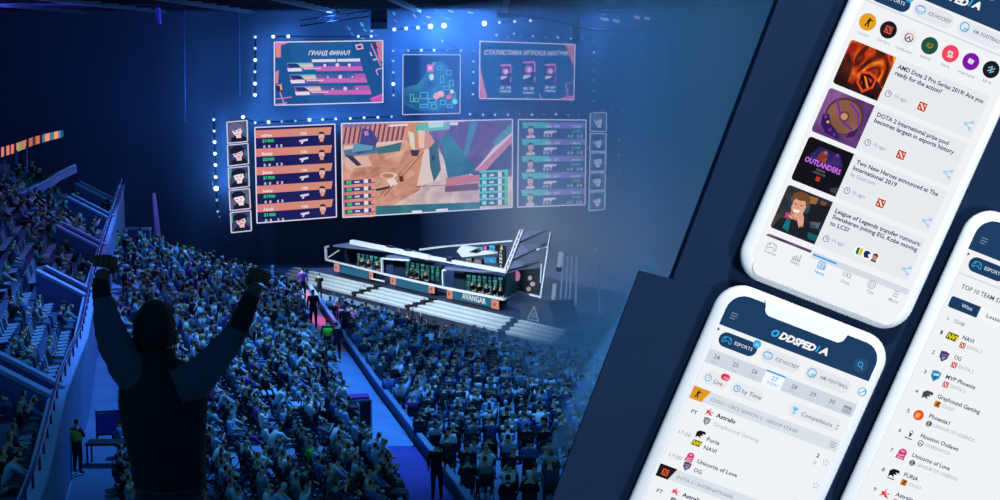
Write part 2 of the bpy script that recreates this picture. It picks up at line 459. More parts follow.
f.text('game_logo', 'FI', 944.4, 52.4, 2.7, (255, 238, 240), 5.2, 0.04)
f.text('game_logo', '20', 943.4, 55.8, 2.9, (255, 238, 240), 6.0, 0.04)
f.shapes('game_logo', 967.6, 61.4, [([(-3, 2.6), (-0.2, 2.6), (-0.2, -2.6), (-3, -1.6)][::-1], (240, 232, 250)), ([(0.4, 2.6), (2.8, 1.9), (2.2, -2.0), (0.4, -2.6)][::-1], (240, 232, 250)), ], 3)
f.lines('game_logo', 987.6, 69.6, [(-3.5, 0.5, 0.5, 3.5), (-3, -2.5, 3.5, 2.5), (-0.5, -3.5, 3.5, -0.5), (0, 2, 0, -2)], 1.3, (128, 176, 206), 3)
# thumbnails (rounded on the left) and their cards
def local_pic(name, tl, w, h, m, rr=3.2):
    s, t = bp(*tl)
    f.put(name, [(rrect(s, t - h, s + w, t, (rr, 0, 0, rr)), m)], 3)
    return s, t
def marks(name, s, t, items, layer):
    f.put(name, [([(s + x, t - y) for x, y in pts][::-1], c if not isinstance(c, tuple) else glow(c)) for pts, c in items], layer)
TH_W, TH_H = 49.2, 46.2
tops = [(849, 37.4), (828, 86.0), (808.2, 134.8), (787.8, 183.4)]
for i, (px_, py_) in enumerate(tops):
    s, t = bp(px_, py_)
    f.put('news_card', [(rrect(s + TH_W, t - TH_H, s + TH_W + 103.5, t, (0, 3, 3, 0)), glow((231, 235, 240)))], 2)
fire = glow_picture('fire_photo_pixels', [(0.30, (26, 18, 22)), (0.44, (96, 30, 20)), (0.54, (196, 66, 22)), (0.66, (246, 150, 50)), (0.8, (255, 214, 140))], 5.5, 5, 1.6)
s, t = local_pic('news_thumbnail', tops[0], TH_W, TH_H, fire)
dk = glow_picture('ember_photo_pixels', [(0.35, (20, 16, 20)), (0.6, (58, 26, 24)), (0.8, (120, 44, 26))], 4.0, 4, 1.0)
marks('thumbnail_shape', s, t, [([(0, 30), (6, 16), (12, 24), (14, 40), (30, 40), (38, 26), (48.6, 34), (48.6, 46.2), (3, 46.2), (0, 43)], dk), ([(2, 2), (10, 3), (7, 12), (1, 14)], (150, 34, 30))], 3.5)
hexo = [(21, 25), (31, 22.5), (40, 25.5), (40, 36), (31, 44.5), (22, 37)]
hexi = [(23.2, 27), (31, 25), (37.8, 27.6), (37.8, 35), (31, 41.4), (24.2, 36)]
marks('thumbnail_emblem', s, t, [(hexo, (226, 74, 34)), ], 4)
marks('thumbnail_emblem', s, t, [(hexi, (44, 20, 20)), ], 4.4)
marks('thumbnail_emblem', s, t, [([(26, 28), (29, 28.6), (35.5, 37.5), (33.5, 38.5)], (240, 130, 50)), ([(31, 28.2), (36, 29), (35.6, 33)], (206, 60, 34)), ([(25.5, 33), (28, 36.5), (26.5, 36)], (206, 60, 34))], 4.8)
violet = glow_picture('violet_photo_pixels', [(0.3, (66, 40, 88)), (0.5, (98, 62, 122)), (0.7, (140, 92, 150))], 3.0, 4, 0.8)
bronze = glow_picture('bronze_photo_pixels', [(0.32, (74, 46, 44)), (0.5, (142, 96, 76)), (0.68, (206, 156, 118))], 2.0, 3, 0.5)
s, t = local_pic('news_thumbnail', tops[1], TH_W, TH_H, violet)
marks('thumbnail_shape', s, t, [(circ(25, 21, 19.5, 26, 18.5), (86, 52, 54))], 3.5)
marks('thumbnail_shape', s, t, [(circ(25, 21.5, 17.5, 26, 16.6), bronze)], 4)
marks('thumbnail_shape', s, t, [(seg(12, 9, 20, 20, 2.2), (120, 40, 176)), (seg(20, 20, 26, 27, 2.0), (120, 40, 176)), (seg(26, 27, 38, 30, 2.0), (110, 36, 160)), (seg(26, 7, 38, 14, 2.0), (120, 40, 176)), (seg(38, 14, 41, 24, 1.8), (120, 40, 176)), (circ(25, 21, 5.2, 14), (92, 56, 52))], 4.4)
marks('thumbnail_shape', s, t, [(circ(25, 21, 3.6, 12), (198, 140, 112)), ([(4, 27), (10, 24), (15, 32), (24, 37), (30, 44), (14, 43), (6, 36)], (52, 28, 92)), (circ(12, 32, 1.5, 8), (246, 196, 90)), (circ(8, 28, 1.6, 8), (140, 60, 190)), (circ(17, 38, 1.8, 8), (150, 66, 200)), (circ(23, 41, 1.4, 8), (70, 90, 170)), ([(36, 33), (44, 27), (42, 36), (35, 40)], (62, 34, 84))], 4.8)
s, t = local_pic('news_thumbnail', tops[2], TH_W, TH_H, glow((20, 19, 27)))
marks('thumbnail_shape', s, t, [([(8, 17), (14, 6), (36, 6), (44, 16), (38, 22), (12, 24)], glow_picture('night_photo_pixels', [(0.35, (22, 20, 40)), (0.6, (50, 40, 110)), (0.8, (74, 62, 150))], 3, 3, 0.5))], 3.5)
marks('thumbnail_shape', s, t, [([(15, 20), (17, 11), (21, 7), (25, 10), (26, 19)], (124, 56, 48)), ([(29, 19), (30, 12), (34, 6), (38, 10), (40, 18)], (66, 42, 104)), (circ(22, 9.6, 2.0, 8), (146, 130, 118)), ([(32, 9), (34, 5.5), (36, 9)], (186, 80, 220)), ([(40, 41), (48.6, 36), (48.6, 44), (42, 43)], (60, 62, 74)), ([(20, 17), (26, 14), (25, 19)], (200, 70, 50))], 4)
vs_, fs_, wd_ = text_shape('OUTLANDERS', 0.03)
f.put('thumbnail_text', [(([(s + 5 + a * 39 / wd_, t - 24.6 + b * 7.4) for a, b in vs_], fs_), glow((206, 112, 232)))], 4.6)
vs_, fs_, wd_ = text_shape('UPDATE')
f.put('thumbnail_text', [(([(s + 20 + a * 9 / wd_, t - 28.6 + b * 2.6) for a, b in vs_], fs_), glow((150, 150, 160))), (([(s + 18 + a * 13 / wd_, t - 32 + b * 2.6) for a, b in vs_], fs_), glow((130, 130, 142)))], 4.6)
marks('thumbnail_emblem', s, t, [([(23, 34), (27.5, 34), (27.5, 38.6), (23, 38.6)], (182, 54, 36))], 4.6)
# smiling man with a headset, hand at his mouth
s, t = local_pic('news_thumbnail', tops[3], TH_W, TH_H, glow_picture('hall_photo_pixels', [(0.35, (30, 33, 38)), (0.55, (48, 50, 54)), (0.75, (86, 74, 62))], 4, 4, 0.6))
marks('thumbnail_shape', s, t, [([(30, 9), (48.6, 5), (48.6, 24), (34, 27), (29, 20)], (28, 30, 38)), ([(24, 3), (34, 2), (34, 9), (28, 10)], (150, 104, 66)), ([(37, 3), (44, 3), (43, 7), (38, 7)], (112, 80, 60)),
    ([(2, 46.2), (6, 34), (14, 30), (30, 30), (40, 26), (48.6, 34), (48.6, 46.2)], (30, 34, 44)), ([(12, 32), (17, 33), (19, 44), (12, 42)], (24, 128, 140)), ([(38, 37), (48.6, 37), (48.6, 43), (40, 43)], (24, 110, 128)), ([(9, 27), (15, 25), (20, 29), (16, 32), (10, 32)], (190, 70, 130)), ([(36, 26), (46, 23), (46, 30), (38, 32)], (92, 104, 124))], 3.5)
marks('thumbnail_person', s, t, [([(11, 14), (12, 22), (16, 28), (21, 29), (25, 25), (26, 15), (22, 8), (14, 8)], (222, 164, 138)), ([(17, 27), (22, 28.5), (22.4, 30.6), (16.8, 30.6)], (196, 134, 110))], 4)
marks('thumbnail_person', s, t, [([(8, 13), (9, 6), (15, 2), (22, 2), (27, 6), (27.5, 15), (25, 14), (23, 9.5), (17, 11), (12, 10.5), (10.5, 15)], (112, 74, 46)), (circ(9.6, 17, 2.4, 10, 4.2), (38, 60, 82)), (circ(28, 16.5, 2.4, 10, 4.4), (48, 76, 98)), (seg(13.6, 15.6, 16.6, 15.2, 0.9), (74, 46, 36)), (seg(19.6, 15, 22.8, 14.8, 0.9), (74, 46, 36)), ([(14.5, 21), (19, 20.4), (22, 20), (20, 23), (16, 23.4)], (250, 240, 234)), ([(17.2, 16), (18.4, 19.4), (16.4, 19.4)], (206, 144, 118))], 4.4)
marks('thumbnail_person', s, t, [([(19, 24), (25, 21.4), (28, 25), (31, 34), (27, 36), (22, 29)], (226, 166, 140)), (seg(20.4, 24.4, 24.8, 28, 0.6), (176, 116, 92)), (seg(22.4, 23.4, 26.6, 27, 0.6), (176, 116, 92)), ([(27, 34), (31, 32), (36, 40), (30, 44)], (26, 30, 40)), (seg(11.4, 21, 17, 26, 0.8), (30, 36, 46)), (seg(13, 28.4, 17, 30, 1.6), (236, 196, 60))], 4.8)
s, t = bp(767.0, 232.2)
f.put('news_thumbnail', [(rrect(s, t - 4.6, s + 49.5, t, (0, 0, 0, 3)), glow_picture('dusk_photo_pixels', [(0.35, (66, 42, 78)), (0.6, (112, 78, 108)), (0.8, (150, 120, 120))], 4, 4, 0.6))], 3)
heads = [(('AMD Dota 2 Pro Series 2019! Are you', 894.6, 66.8, 981, 98.6), ('ready for the action?', 892, 73.2, 939, 90.4)),
         (('DOTA 2 International prize pool', 874.4, 115, 946.4, 142.6), ('becomes largest in esports history', 871.8, 120.8, 951.8, 152.0)),
         (('Two New Heroes announced at The', 854.4, 162.6, 935.8, 195.4), ('International 2019', 851.2, 168.6, 894.4, 186.2)),
         (('League of Legends transfer rumours:', 833.8, 211.6, 919.2, 245.6), ('Svenskeren joining EG, Kobe moving', 831.2, 217.4, 915.2, 252.2), ('to LCS?', 828.8, 224.0, 847.4, 231.6))]
for grp in heads:
    for tx, a, b, c, d in grp: f.text('headline_text', tx, a, b + 0.6, 4.3, INK, bold=0.022, end=(c, d + 0.6))
f.text('byline_text', 'by Goal.com', 848.8, 175.4, 3.9, PALE, end=(873, 186.0))
for cx, cy, tx, ty in ((886, 93, 891.8, 97), (866, 142, 871.2, 145.4), (845.8, 190.4, 851, 193.8), (825.6, 238.8, 831, 241.8)):
    f.ring('clock_icon', cx, cy, 3.4, 0.75, (104, 132, 156), 3, extra=((0, 0, 0, 2.2), (0, 0, 1.5, 0)))
    f.text('age_text', '1h ago', tx, ty, 3.8, PALE, 13.4)
for cx, cy in ((919.6, 106.4), (899, 154.8), (879.2, 203.4)):
    f.rr('badge_tile', cx - 4.85, cy - 1.86, 10.4, 10.4, 2, (247, 248, 250), 3)
    red_square(f, cx, cy, 8.6)
for cx, cy, r_ in ((858.4, 251.8, 0), (866, 255.0, 1), (873.8, 258.2, 2)):
    f.disc('badge_tile', cx, cy, 5.6, (248, 249, 251), 3)
f.shapes('team_logo', 858.4, 251.8, [([(-3.4, 2.6), (-0.6, 4.4), (-0.2, -4), (-3, -2.8)][::-1], (28, 118, 84)), ([(0.2, 3.6), (3.0, 4.2), (3.2, -3.6), (0, -2.8)][::-1], (238, 190, 40))], 4)
f.shapes('team_logo', 866, 255.0, [([(-3.4, 2.8), (0.6, 4), (3.8, 2.2), (1, 0.4), (3.4, -2.8), (-1.6, -3.6), (-3.6, -0.6)][::-1], (26, 42, 98)), ], 4)
f.shapes('team_portrait', 873.8, 258.2, [(circ(0, 0.6, 3.0, 12, 3.8), (196, 142, 120)), ([(-3.2, -2.4), (3.2, -2.4), (2.6, -4.6), (-2.6, -4.6)][::-1], (66, 74, 96))], 4)
f.put('team_portrait', [([(bp(873.8, 258.2)[0] + x, bp(873.8, 258.2)[1] + y) for x, y in arc(0, 1.2, 3.3, 10, 170, 8)], glow((110, 64, 52)))], 4.4)
for cx, cy in ((965.6, 125), (945.6, 174), (925, 222.6), (905.2, 271)):
    f.lines('share_icon', cx, cy, [(-3.4, 0, 2.6, 3.2), (-3.4, 0, 2.6, -3.2)], 0.7, (96, 190, 236), 3)
    for dx, dy in ((-3.4, 0), (2.8, 3.4), (2.8, -3.4)):
        s_, t_ = bp(cx, cy)
        f.put('share_icon', [(circ(s_ + dx, t_ + dy, 1.6), glow((96, 190, 236)))], 3.4)
        f.put('share_icon', [(circ(s_ + dx, t_ + dy, 0.8), glow((231, 235, 240)))], 3.6)
# tab bar
s, t = bp(812.4, 253.6)
f.put('tab_bar', [(rrect(s - 52, t - 40, s + 107, t - 0.2, (10, 10, 0, 0)), glow((242, 244, 248)))], 5)
f.put('tab_bar_shadow', [(rrect(s, t - 3.6, s + 107, t + 2.2, 0), glow((213, 220, 228)))], 5.2)  # drop shadow of the tab bar, drawn as a grey band
f.put('tab_bar_shadow', [(rrect(s, t - 4.6, s + 107, t - 3.6, 0), glow((228, 233, 239)))], 5.2)
f.put('tab_marker', [(rrect(s, t - 1.5, s + 26.6, t + 0.3, 0), glow((38, 162, 226)))], 5.6)
gamepad(f, 771.6, 246, 1.05, (158, 168, 182), 6)
TB = (160, 170, 184)
for tx, a, b, w_, c_ in (('Scores', 763.6, 251.0, 12.8, TB), ('Stats', 789.4, 262, 10.2, TB), ('News', 813.8, 272.4, 10.4, BLUE), ('Odds', 839.4, 282.2, 10, TB), ('Tips', 865, 292.4, 8, TB), ('More', 887.4, 301.2, 10.2, TB)):
    f.text('tab_text', tx, a, b, 3.2, c_, w_, layer=6)
f.lines('bars_icon', 797, 257, [(-3.4, -2.6, -3.4, 0.2), (-1.2, -2.6, -1.2, 1.6), (1.0, -2.6, 1.0, 0.6), (3.2, -2.6, 3.2, 3.6), (-4.4, -3.2, 4.4, -3.2)], 1.1, TB, 6)
f.lines('newspaper_icon', 821.4, 265.6, [(-3.8, 3.4, 2.4, 3.4), (-3.8, -3.4, 3.8, -3.4), (-3.8, 3.4, -3.8, -3.4), (2.4, 3.4, 2.4, -3.0), (3.8, 1.6, 3.8, -3.4), (-2.4, 1.6, 1.2, 1.6), (-2.4, 0, 1.2, 0), (-2.4, -1.7, 1.2, -1.7)], 0.95, BLUE, 6)
f.text('odds_icon', '1X2', 841.8, 275.8, 4.6, (150, 160, 176), 9.0, layer=6)
f.ring('tips_icon', 871, 285.2, 4.4, 0.8, TB, 6); f.ring('tips_icon', 871, 285.2, 2.3, 0.7, TB, 6)
f.lines('more_icon', 895, 295, [(-2.8, 2.6, 2.8, 2.6), (-2.8, 0, 2.8, 0), (-2.8, -2.6, 2.8, -2.6)], 0.85, TB, 6)

# ---------------------------------------------------------------- lower phone: match list
ph2, f, dm = phone('white smartphone showing the match schedule, lower of the three phones', 0, 0, PW)
header(f, 0, 0, dm)
sL, sR = dm[0] + 13.0, dm[2] - 12.0
f.ring('ball_icon', 862.6, 393.4, 4.6, 0.9, BLUE, 3, extra=((-2.4, -2.4, 2.6, 2.2),))
f.put('screen_edge_line', [(rrect(sL - 0.3, dm[1] + 20, sL + 0.2, bp(714, 335)[1], 0), glow((222, 227, 234)))], 1)
f.put('screen_edge_line', [(rrect(sR - 0.3, dm[1] + 20, sR + 0.2, bp(714, 335)[1] - 60, 0), glow((226, 230, 237)))], 1)
t_ = bp(711.6, 348)[1]
f.put('date_strip', [(rrect(sL, t_ - 15, sR, t_, 0), glow((209, 217, 227)))], 1)
s_ = bp(768, 370)[0]
f.put('today_cell', [(rrect(s_, t_ - 17, s_ + 21.5, t_ + 0.4, 0), glow((245, 247, 250)))], 2)
f.put('today_bar', [(rrect(s_, t_ - 1.3, s_ + 21.5, t_ + 0.5, 0), glow((42, 164, 226)))], 3)
for nm, dn, cx, cy, c1, c2 in (('24', 'MON', 718.4, 357, GREY, (190, 198, 208)), ('25', 'TUE', 737, 365, GREY, (190, 198, 208)), ('26', 'WED', 756, 372, GREY, (190, 198, 208)),
        ('27', 'TODAY', 776, 379.6, BLUE, (92, 190, 236)), ('28', 'FRI', 795.4, 387.6, GREY, (190, 198, 208)), ('29', 'SAT', 814, 395.6, GREY, (190, 198, 208)), ('30', 'SUN', 833, 403, GREY, (190, 198, 208))):
    s, t = bp(cx, cy)
    for tx, w_, cap, dy, c_ in ((nm, 6.4, 4.4, -2.2, c1), (dn, 2.6 * len(dn), 3.0, -7.2, c2)):
        vs_, fs_, wd_ = text_shape(tx, 0.01)
        f.put('date_text', [(([(s - w_ / 2 + a * w_ / wd_, t + dy + b * cap / 0.7) for a, b in vs_], fs_), glow(c_))], 3)
f.lines('calendar_icon', 847.6, 411.2, [(-4, 2.8, 4, 2.8), (-4, 1.8, 4, 1.8), (-4, -3.4, 4, -3.4), (-4, 2.8, -4, -3.4), (4, 2.8, 4, -3.4), (-2.4, 4, -2.4, 2), (2.4, 4, 2.4, 2), (-2.6, 0, 2.6, 0), (-2.6, -1.6, 2.6, -1.6)], 0.9, (120, 134, 152), 3)
chip = (231, 235, 241)
f.rr('filter_chip', 705.2, 374.8, 27, 15, 7.5, chip, 1)
f.ring('stopwatch_icon', 710, 378, 3.6, 0.8, BLUE, 3, extra=((0, 0, 1.6, 1.4), (0, 3.8, 0, 5)))
f.text('chip_text', 'Live', 715, 383.2, 4.3, GREY, 9.6)
f.rr('badge', 722.8, 375.8, 9.6, 6.8, 3.4, (224, 44, 92), 3)
f.text('badge_text', '124', 725, 378.6, 2.4, (252, 220, 230), 5.2, layer=4)
f.rr('filter_chip', 733.2, 387, 34.5, 15, 7.5, chip, 1)
f.ring('clock_icon', 738.6, 389, 3.7, 1.0, BLUE, 3, extra=((0, 0, 0, 2.2), (0, 0, 1.7, -0.6)))
f.text('chip_text', 'by Time', 742.8, 393.2, 4.3, GREY, end=(762, 401))
f.rr('filter_chip', 789.8, 408.6, 57.5, 15, 7.5, chip, 1)
f.shapes('trophy_icon', 796, 411.6, [([(-2.4, 3.6), (2.4, 3.6), (1.4, -0.4), (-1.4, -0.4)][::-1], (92, 196, 238)), (seg(0, 0, 0, -2.6, 1.0), (92, 196, 238)), (seg(-2, -3, 2, -3, 1.0), (92, 196, 238)), (seg(-3.6, 3, -2, 1, 0.7), (92, 196, 238)), (seg(3.6, 3, 2, 1, 0.7), (92, 196, 238))], 3)
f.text('chip_text', 'Competitions', 802, 416.8, 4.3, (126, 140, 158), end=(832.6, 429))
f.lines('sort_icon', 838, 429, [(-1.2, 1, 0, 2.4), (0, 2.4, 1.2, 1), (-1.2, -1, 0, -2.4), (0, -2.4, 1.2, -1)], 0.7, GREY, 3)
def section(px, py, bg, txt, end):
    t = bp(px, py)[1]
    f.put('section_bar', [(rrect(sL, t - 13, sR, t, 0), glow((218, 226, 233)))], 1)
    s = bp(px, py)[0]
    f.put('section_flag', [([(s, t + 0.4), (s + 18.6, t + 0.4), (s + 13.4, t - 13.2), (s, t - 13.2)][::-1], glow(bg))], 2)
    f.text('section_text', txt, px + 15.5, py + 14.8, 3.4, (142, 156, 174), end=end)
    return t
section(696.2, 385.8, GOLD, 'CS:GO / CBCS SEASON 2 - GROUP STAGE', (798.4, 434))
gunner(f, 699.6, 394.0, 1.0, layer=3)
f.lines('list_icon', 834, 446.6, [(-3.2, 2.4, 3.2, 2.4), (-3.2, 0, 3.2, 0), (-3.2, -2.4, 3.2, -2.4)], 0.8, (132, 146, 164), 3)
section(663.6, 464.0, (30, 26, 30), 'DOTA 2 / INTERNATIONAL', (735.6, 500.6))
red_square(f, 668.2, 472.8, 7.0, 3, (214, 84, 56), (40, 26, 26))
BT, LT = (46, 62, 88), (156, 170, 184)
for tx, a, b, w_, c_, bd in (('FT', 693.0, 412.8, 6.4, BT, 0.015), ('17:00', 680.6, 433.4, 13.2, (126, 146, 166), 0), ('17:00', 671.6, 456.4, 13.2, (126, 146, 166), 0), ('FT', 659.4, 492.4, 6.4, BT, 0.015)):
    f.text('time_text', tx, a, b, 3.9, c_, w_, bd)
for tx, a, b, e, c_, bd in (('Astralis', 717.8, 417.2, (736.4, 425.0), INK, 0.03), ('Grayhound Gaming', 715, 426.0, (760, 443.8), LT, 0), ('Furia', 708.6, 441.2, (721, 446.2), BT, 0.015), ('NAVI', 705.6, 449.6, (717.8, 454.6), BT, 0.015),
        ('Unicorns of Love', 699.4, 463.4, (738.4, 479.2), BT, 0.02), ('OG', 695.8, 472.2, (703.6, 475.2), BT, 0.015), ('Astralis', 684.8, 497, (703.4, 504.6), INK, 0.03), ('Grayhound Gaming', 682, 505.8, (727, 523.6), LT, 0)):
    f.text('team_name_text', tx, a, b, 4.2, c_, bold=bd, end=e)
star_logo(f, 711.6, 412.4, 1.05); shield_logo(f, 708.6, 421.6, 1.0)
beast_logo(f, 702.4, 435.4, 1.15); yellow_logo(f, 698.8, 443.6, 1.1)
pink_logo(f, 692.6, 458, 1.15); shield_logo(f, 689.4, 466.8, 1.15, (70, 84, 128), (214, 92, 96), (130, 168, 214))
star_logo(f, 678.6, 492, 1.05); shield_logo(f, 676, 501.4, 0.85)
f.text('score_text', '2', 817.4, 458.6, 4.2, INK, 2.9, 0.03); f.text('score_text', '0', 814.4, 465.6, 4.0, LT, 2.9)
for cx, cy in ((827.2, 464.4), (817.4, 487.4)):
    p = [((3.7 if i % 2 == 0 else 1.6) * math.cos(PI / 2 + i * PI / 5), (3.7 if i % 2 == 0 else 1.6) * math.sin(PI / 2 + i * PI / 5)) for i in range(10)]
    f.lines('star_icon', cx, cy, [(p[i][0], p[i][1], p[(i + 1) % 10][0], p[(i + 1) % 10][1]) for i in range(10)], 0.6, (186, 196, 206), 3)
for px_, py_ in ((680, 428), (669, 452)):
    t = bp(px_, py_)[1]
    f.put('divider_line', [(rrect(sL + 8, t - 0.25, sR, t + 0.25, 0), glow((228, 232, 238)))], 1)

# ---------------------------------------------------------------- phone at the frame's edge: team table
ph3, f, dm = phone('white smartphone showing the top ten team table, cut off by the frame', 247, -73.4, PW)
header(f, 247, -73.4, dm)
sL, sR = dm[0] + 13.0, dm[2] - 12.0
t = bp(960, 274.6)[1]
f.put('divider_line', [(rrect(sL, t - 1.2, sR, t + 0.4, 0), glow((214, 221, 230)))], 1)
f.put('screen_edge_line', [(rrect(sL - 0.3, dm[1] + 20, sL + 0.2, t, 0), glow((222, 227, 234)))], 1)
f.text('title_text', 'TOP 10 TEAM STATS', 959.4, 289.6, 4.6, (48, 66, 92), 56, 0.012)
s, t = bp(951.0, 297.2)
f.put('tab', [(rrect(s, t - 12, s + 33, t, (2.5, 0, 0, 2.5)), glow((28, 60, 98)))], 2)
f.put('tab', [(rrect(s + 33, t - 12, s + 66, t, 0), glow((246, 247, 250)))], 2)
f.put('tab', [(rrect(s + 66, t - 12, s + 99, t, (0, 2.5, 2.5, 0)), glow((246, 247, 250)))], 2)
f.text('tab_text', 'Wins', 959.8, 308.6, 3.8, (214, 224, 236), 12, 0.01); f.text('tab_text', 'Losses', 984.4, 319.2, 4.0, (54, 70, 96), 17.5, 0.015)
f.text('column_text', '#', 945, 321.4, 3.4, PALE, 2.8); f.text('column_text', 'TEAM', 951.4, 324.2, 3.9, (150, 166, 182), 12.6)
rows = [('1', 'NAVI', 'DOTA 2', 'd', 12.6, 16.6), ('2', 'OG', 'DOTA 2', 'd', 7.6, 16.6), ('3', 'MVP Phoenix', 'DOTA 2', 'd', 34, 16.6), ('4', 'Grayhound Gaming', 'CS:GO', 'c', 48.5, 14), ('5', 'Phoenix1', 'LEAGUE OF LEGENDS', 'l', 23.5, 46.6),
        ('6', 'Houston Outlaws', 'OVERWATCH', 'o', 43, 28), ('7', 'Unicorns of Love', 'LEAGUE OF LEGENDS', 'l', 43, 46.6), ('8', 'FURIA', 'CS:GO', 'c', 16, 14), ('9', 'Astralis', 'DOTA 2', 'd', 20, 16.6)]
for i, (no, nm, gm, k, w1, w2) in enumerate(rows):
    ax, ay = 961 - 8.12 * i, 341.2 + 19.65 * i
    f.text('rank_text', no, ax - 22.0, ay - 5.6, 4.0, (62, 78, 102), 2.2 if no == '1' else 2.9, 0.015)
    f.text('team_name_text', nm, ax, ay, 4.3, (52, 66, 92), w1, 0.02)
    gx, gy = ax + 0.4, ay + 6.4
    if k == 'd': red_square(f, gx, gy, 6.0)
    elif k == 'c':
        f.shapes('game_logo', gx, gy, [([(-3.2, -3.2), (3.2, -3.2), (3.2, 3.2), (-3.2, 3.2)], (206, 122, 38))], 4); gunner(f, gx, gy, 0.7, (66, 34, 12), 4.5)
    elif k == 'l':
        f.disc('game_logo', gx, gy, 3.2, (44, 98, 138), 4); f.shapes('game_logo', gx, gy, [([(-1.4, 2.4), (0.2, 2.4), (0.2, -1.4), (2.2, -1.4), (2.2, -2.4), (-1.4, -2.4)][::-1], (206, 176, 62))], 4.5)
    else:
        f.ring('game_logo', gx, gy, 3.2, 0.8, (56, 60, 68), 4, extra=((-1.8, -1.8, 0, 0.6), (1.8, -1.8, 0, 0.6)))
    f.text('game_text', gm, ax + 4.6, ay + 9.4, 3.6, (166, 180, 194), w2)
    lx, ly = ax - 10, ay - 2.4
    if i == 0: yellow_logo(f, lx, ly, 1.35)
    elif i == 1: shield_logo(f, lx, ly, 1.35, (52, 68, 118), (206, 70, 88), (130, 160, 210))
    elif i == 2: shield_logo(f, lx, ly, 1.4, (60, 140, 186), (214, 236, 246), (28, 92, 146))
    elif i == 3: beast_logo(f, lx, ly, 1.3, (66, 74, 82))
    elif i == 4:
        f.disc('team_logo', lx, ly, 5.5, (234, 84, 36), 4); f.shapes('team_logo', lx, ly, [(arc(-0.4, -0.6, 2.9, 30, 290, 10), (250, 176, 90)), ], 4.5)
    elif i == 5:
        f.shapes('team_logo', lx, ly, [([(-2.6, 3.6), (-0.6, 1.6), (1, 1.8), (2.8, 4.2), (1.6, 0.4), (0.6, -2.4), (-0.6, -2.4), (-1.2, 0.4)][::-1], (44, 70, 48)), (seg(-4.4, -4.2, 4.2, -4.2, 1.0), (70, 76, 82)), (circ(0.4, 4.0, 1.0), (90, 170, 60))], 4)
    elif i == 6: pink_logo(f, lx, ly, 1.35)
    elif i == 7: beast_logo(f, lx, ly, 1.3, (22, 22, 24), (60, 60, 66))
    else: star_logo(f, lx, ly, 1.3)
    t = bp(ax, ay + 11.6)[1]
    f.put('divider_line', [(rrect(sL + 8, t - 0.22, sR, t + 0.22, 0), glow((229, 233, 239)))], 1)

# ---------------------------------------------------------------- the dark blue boards that carry the phones
board_m = mat('navy_board', (19, 41, 71), 0.8, 0.16, 0.55, spec=0.1)
def board(label, pts, h0, h1):
    q = [bp(*p) for p in pts]
    root = thing('display_board', label, 'board', bw(q[-1][0], q[-1][1], h0))
    mb = MB(); mb.prism([bw(s, t, h1) for s, t in q], BN * (h0 - h1), board_m); mb.build('panel', root)
    # posts run down behind the panel to the stand
    for fr in (0.25, 0.8):
        a = bw(q[-1][0] * (1 - fr) + q[-2][0] * fr, q[-1][1] * (1 - fr) + q[-2][1] * fr, h0)
        p = MB(); p.bar(a + BV * 0.5 - BN * 0.05, Vector((a.x, a.y, 19.6)), 0.12, 0.12, mat('dark_steel', (24, 30, 44), 0.5, metal=0.6)); p.build('post', root)
    return root
board('tall dark blue slanted board standing behind the upper two phones', [(787, -15), (1035, -15), (1035, 515), (593, 515)], -0.34, -0.19)
board('shorter dark blue board with a stepped top behind the lower phone', [(644, 273), (683, 283.5), (840, 324), (840, 515), (555, 515)], -0.19, -0.152)
# ================================================================== THE ARENA SHELL
def zplane(X, Y):
    return min(11.0, 14.74 - 0.1141 * Y + 0.336 * max(-X, 3.5))
EDGE = [(-80, 205), (118, 236), (155, 238), (200, 254), (250, 269), (305, 288), (420, 315), (561, 350), (640, 356), (900, 356)]
def edge_y(px):
    for (a, b), (c, d) in zip(EDGE, EDGE[1:]):
        if px <= c: return b + (d - b) * (px - a) / (c - a)
    return EDGE[-1][1]
LOW = 2.0
def zfloor(X, Y):
    z = zplane(X, Y)
    px, py = pix(Vector((X, Y, z)))
    return z if py > edge_y(px) else LOW
def hit(px, py, h=0.0):
    """where the line of sight through a pixel meets the raked seating surface raised by h"""
    d = ray(px, py); lo, hi = 25.0, 170.0
    g = lambda Y: (EYE + d * (Y / d.y)).z - zplane((d * (Y / d.y)).x, Y) - h
    for _ in range(50):
        mid = (lo + hi) / 2
        if g(mid) > 0: lo = mid
        else: hi = mid
    return EYE + d * (hi / d.y)

floor_m = mat('dark_arena_floor', (48, 56, 74), 0.85, 0.25, 0.4, spec=0.1)
mb = MB(); st = 1.0
xs = [-62 + st * i for i in range(125)]; ys = [26 + st * i for i in range(129)]
vs = [Vector((x, y, zfloor(x, y))) for y in ys for x in xs]
fs = [(j * 125 + i, j * 125 + i + 1, (j + 1) * 125 + i + 1, (j + 1) * 125 + i) for j in range(128) for i in range(124)]
terr_m = mat('seating_terrace', (112, 128, 156), 0.85, 0.25, 0.5, spec=0.1)
mb.add(vs, [f_ for f_ in fs if min(vs[i].z for i in f_) < LOW + 0.1], floor_m)
mb.add(vs, [f_ for f_ in fs if min(vs[i].z for i in f_) >= LOW + 0.1], terr_m)
struct(mb, 'floor')
mb = MB(); mb.box((0, 154.0, 20), (240, 1.0, 50), mat('dark_blue_drape_wall', (66, 78, 96), 0.9, 0.22, 0.12, spec=0.05, stretch=(1.0, 1.0, 0.25)))
struct(mb, 'wall_back')
mb = MB(); dkc = mat('dark_ceiling', (40, 46, 66), 0.9, 0.2, 0.3)
mb.box((0, 128, 28.6), (240, 54, 0.6), dkc)
for i in range(26): mb.box((-110 + i * 8.5, 128, 28.0), (0.5, 54, 0.8), dkc)
for j in range(9): mb.box((0, 103 + j * 6.0, 28.1), (240, 0.35, 0.5), dkc)
struct(mb, 'ceiling')
mb = MB(); mb.box((-64, 110, 20), (1.0, 90, 50), mat('dark_side_wall', (40, 48, 70), 0.9, 0.2, 0.2)); struct(mb, 'wall_left')
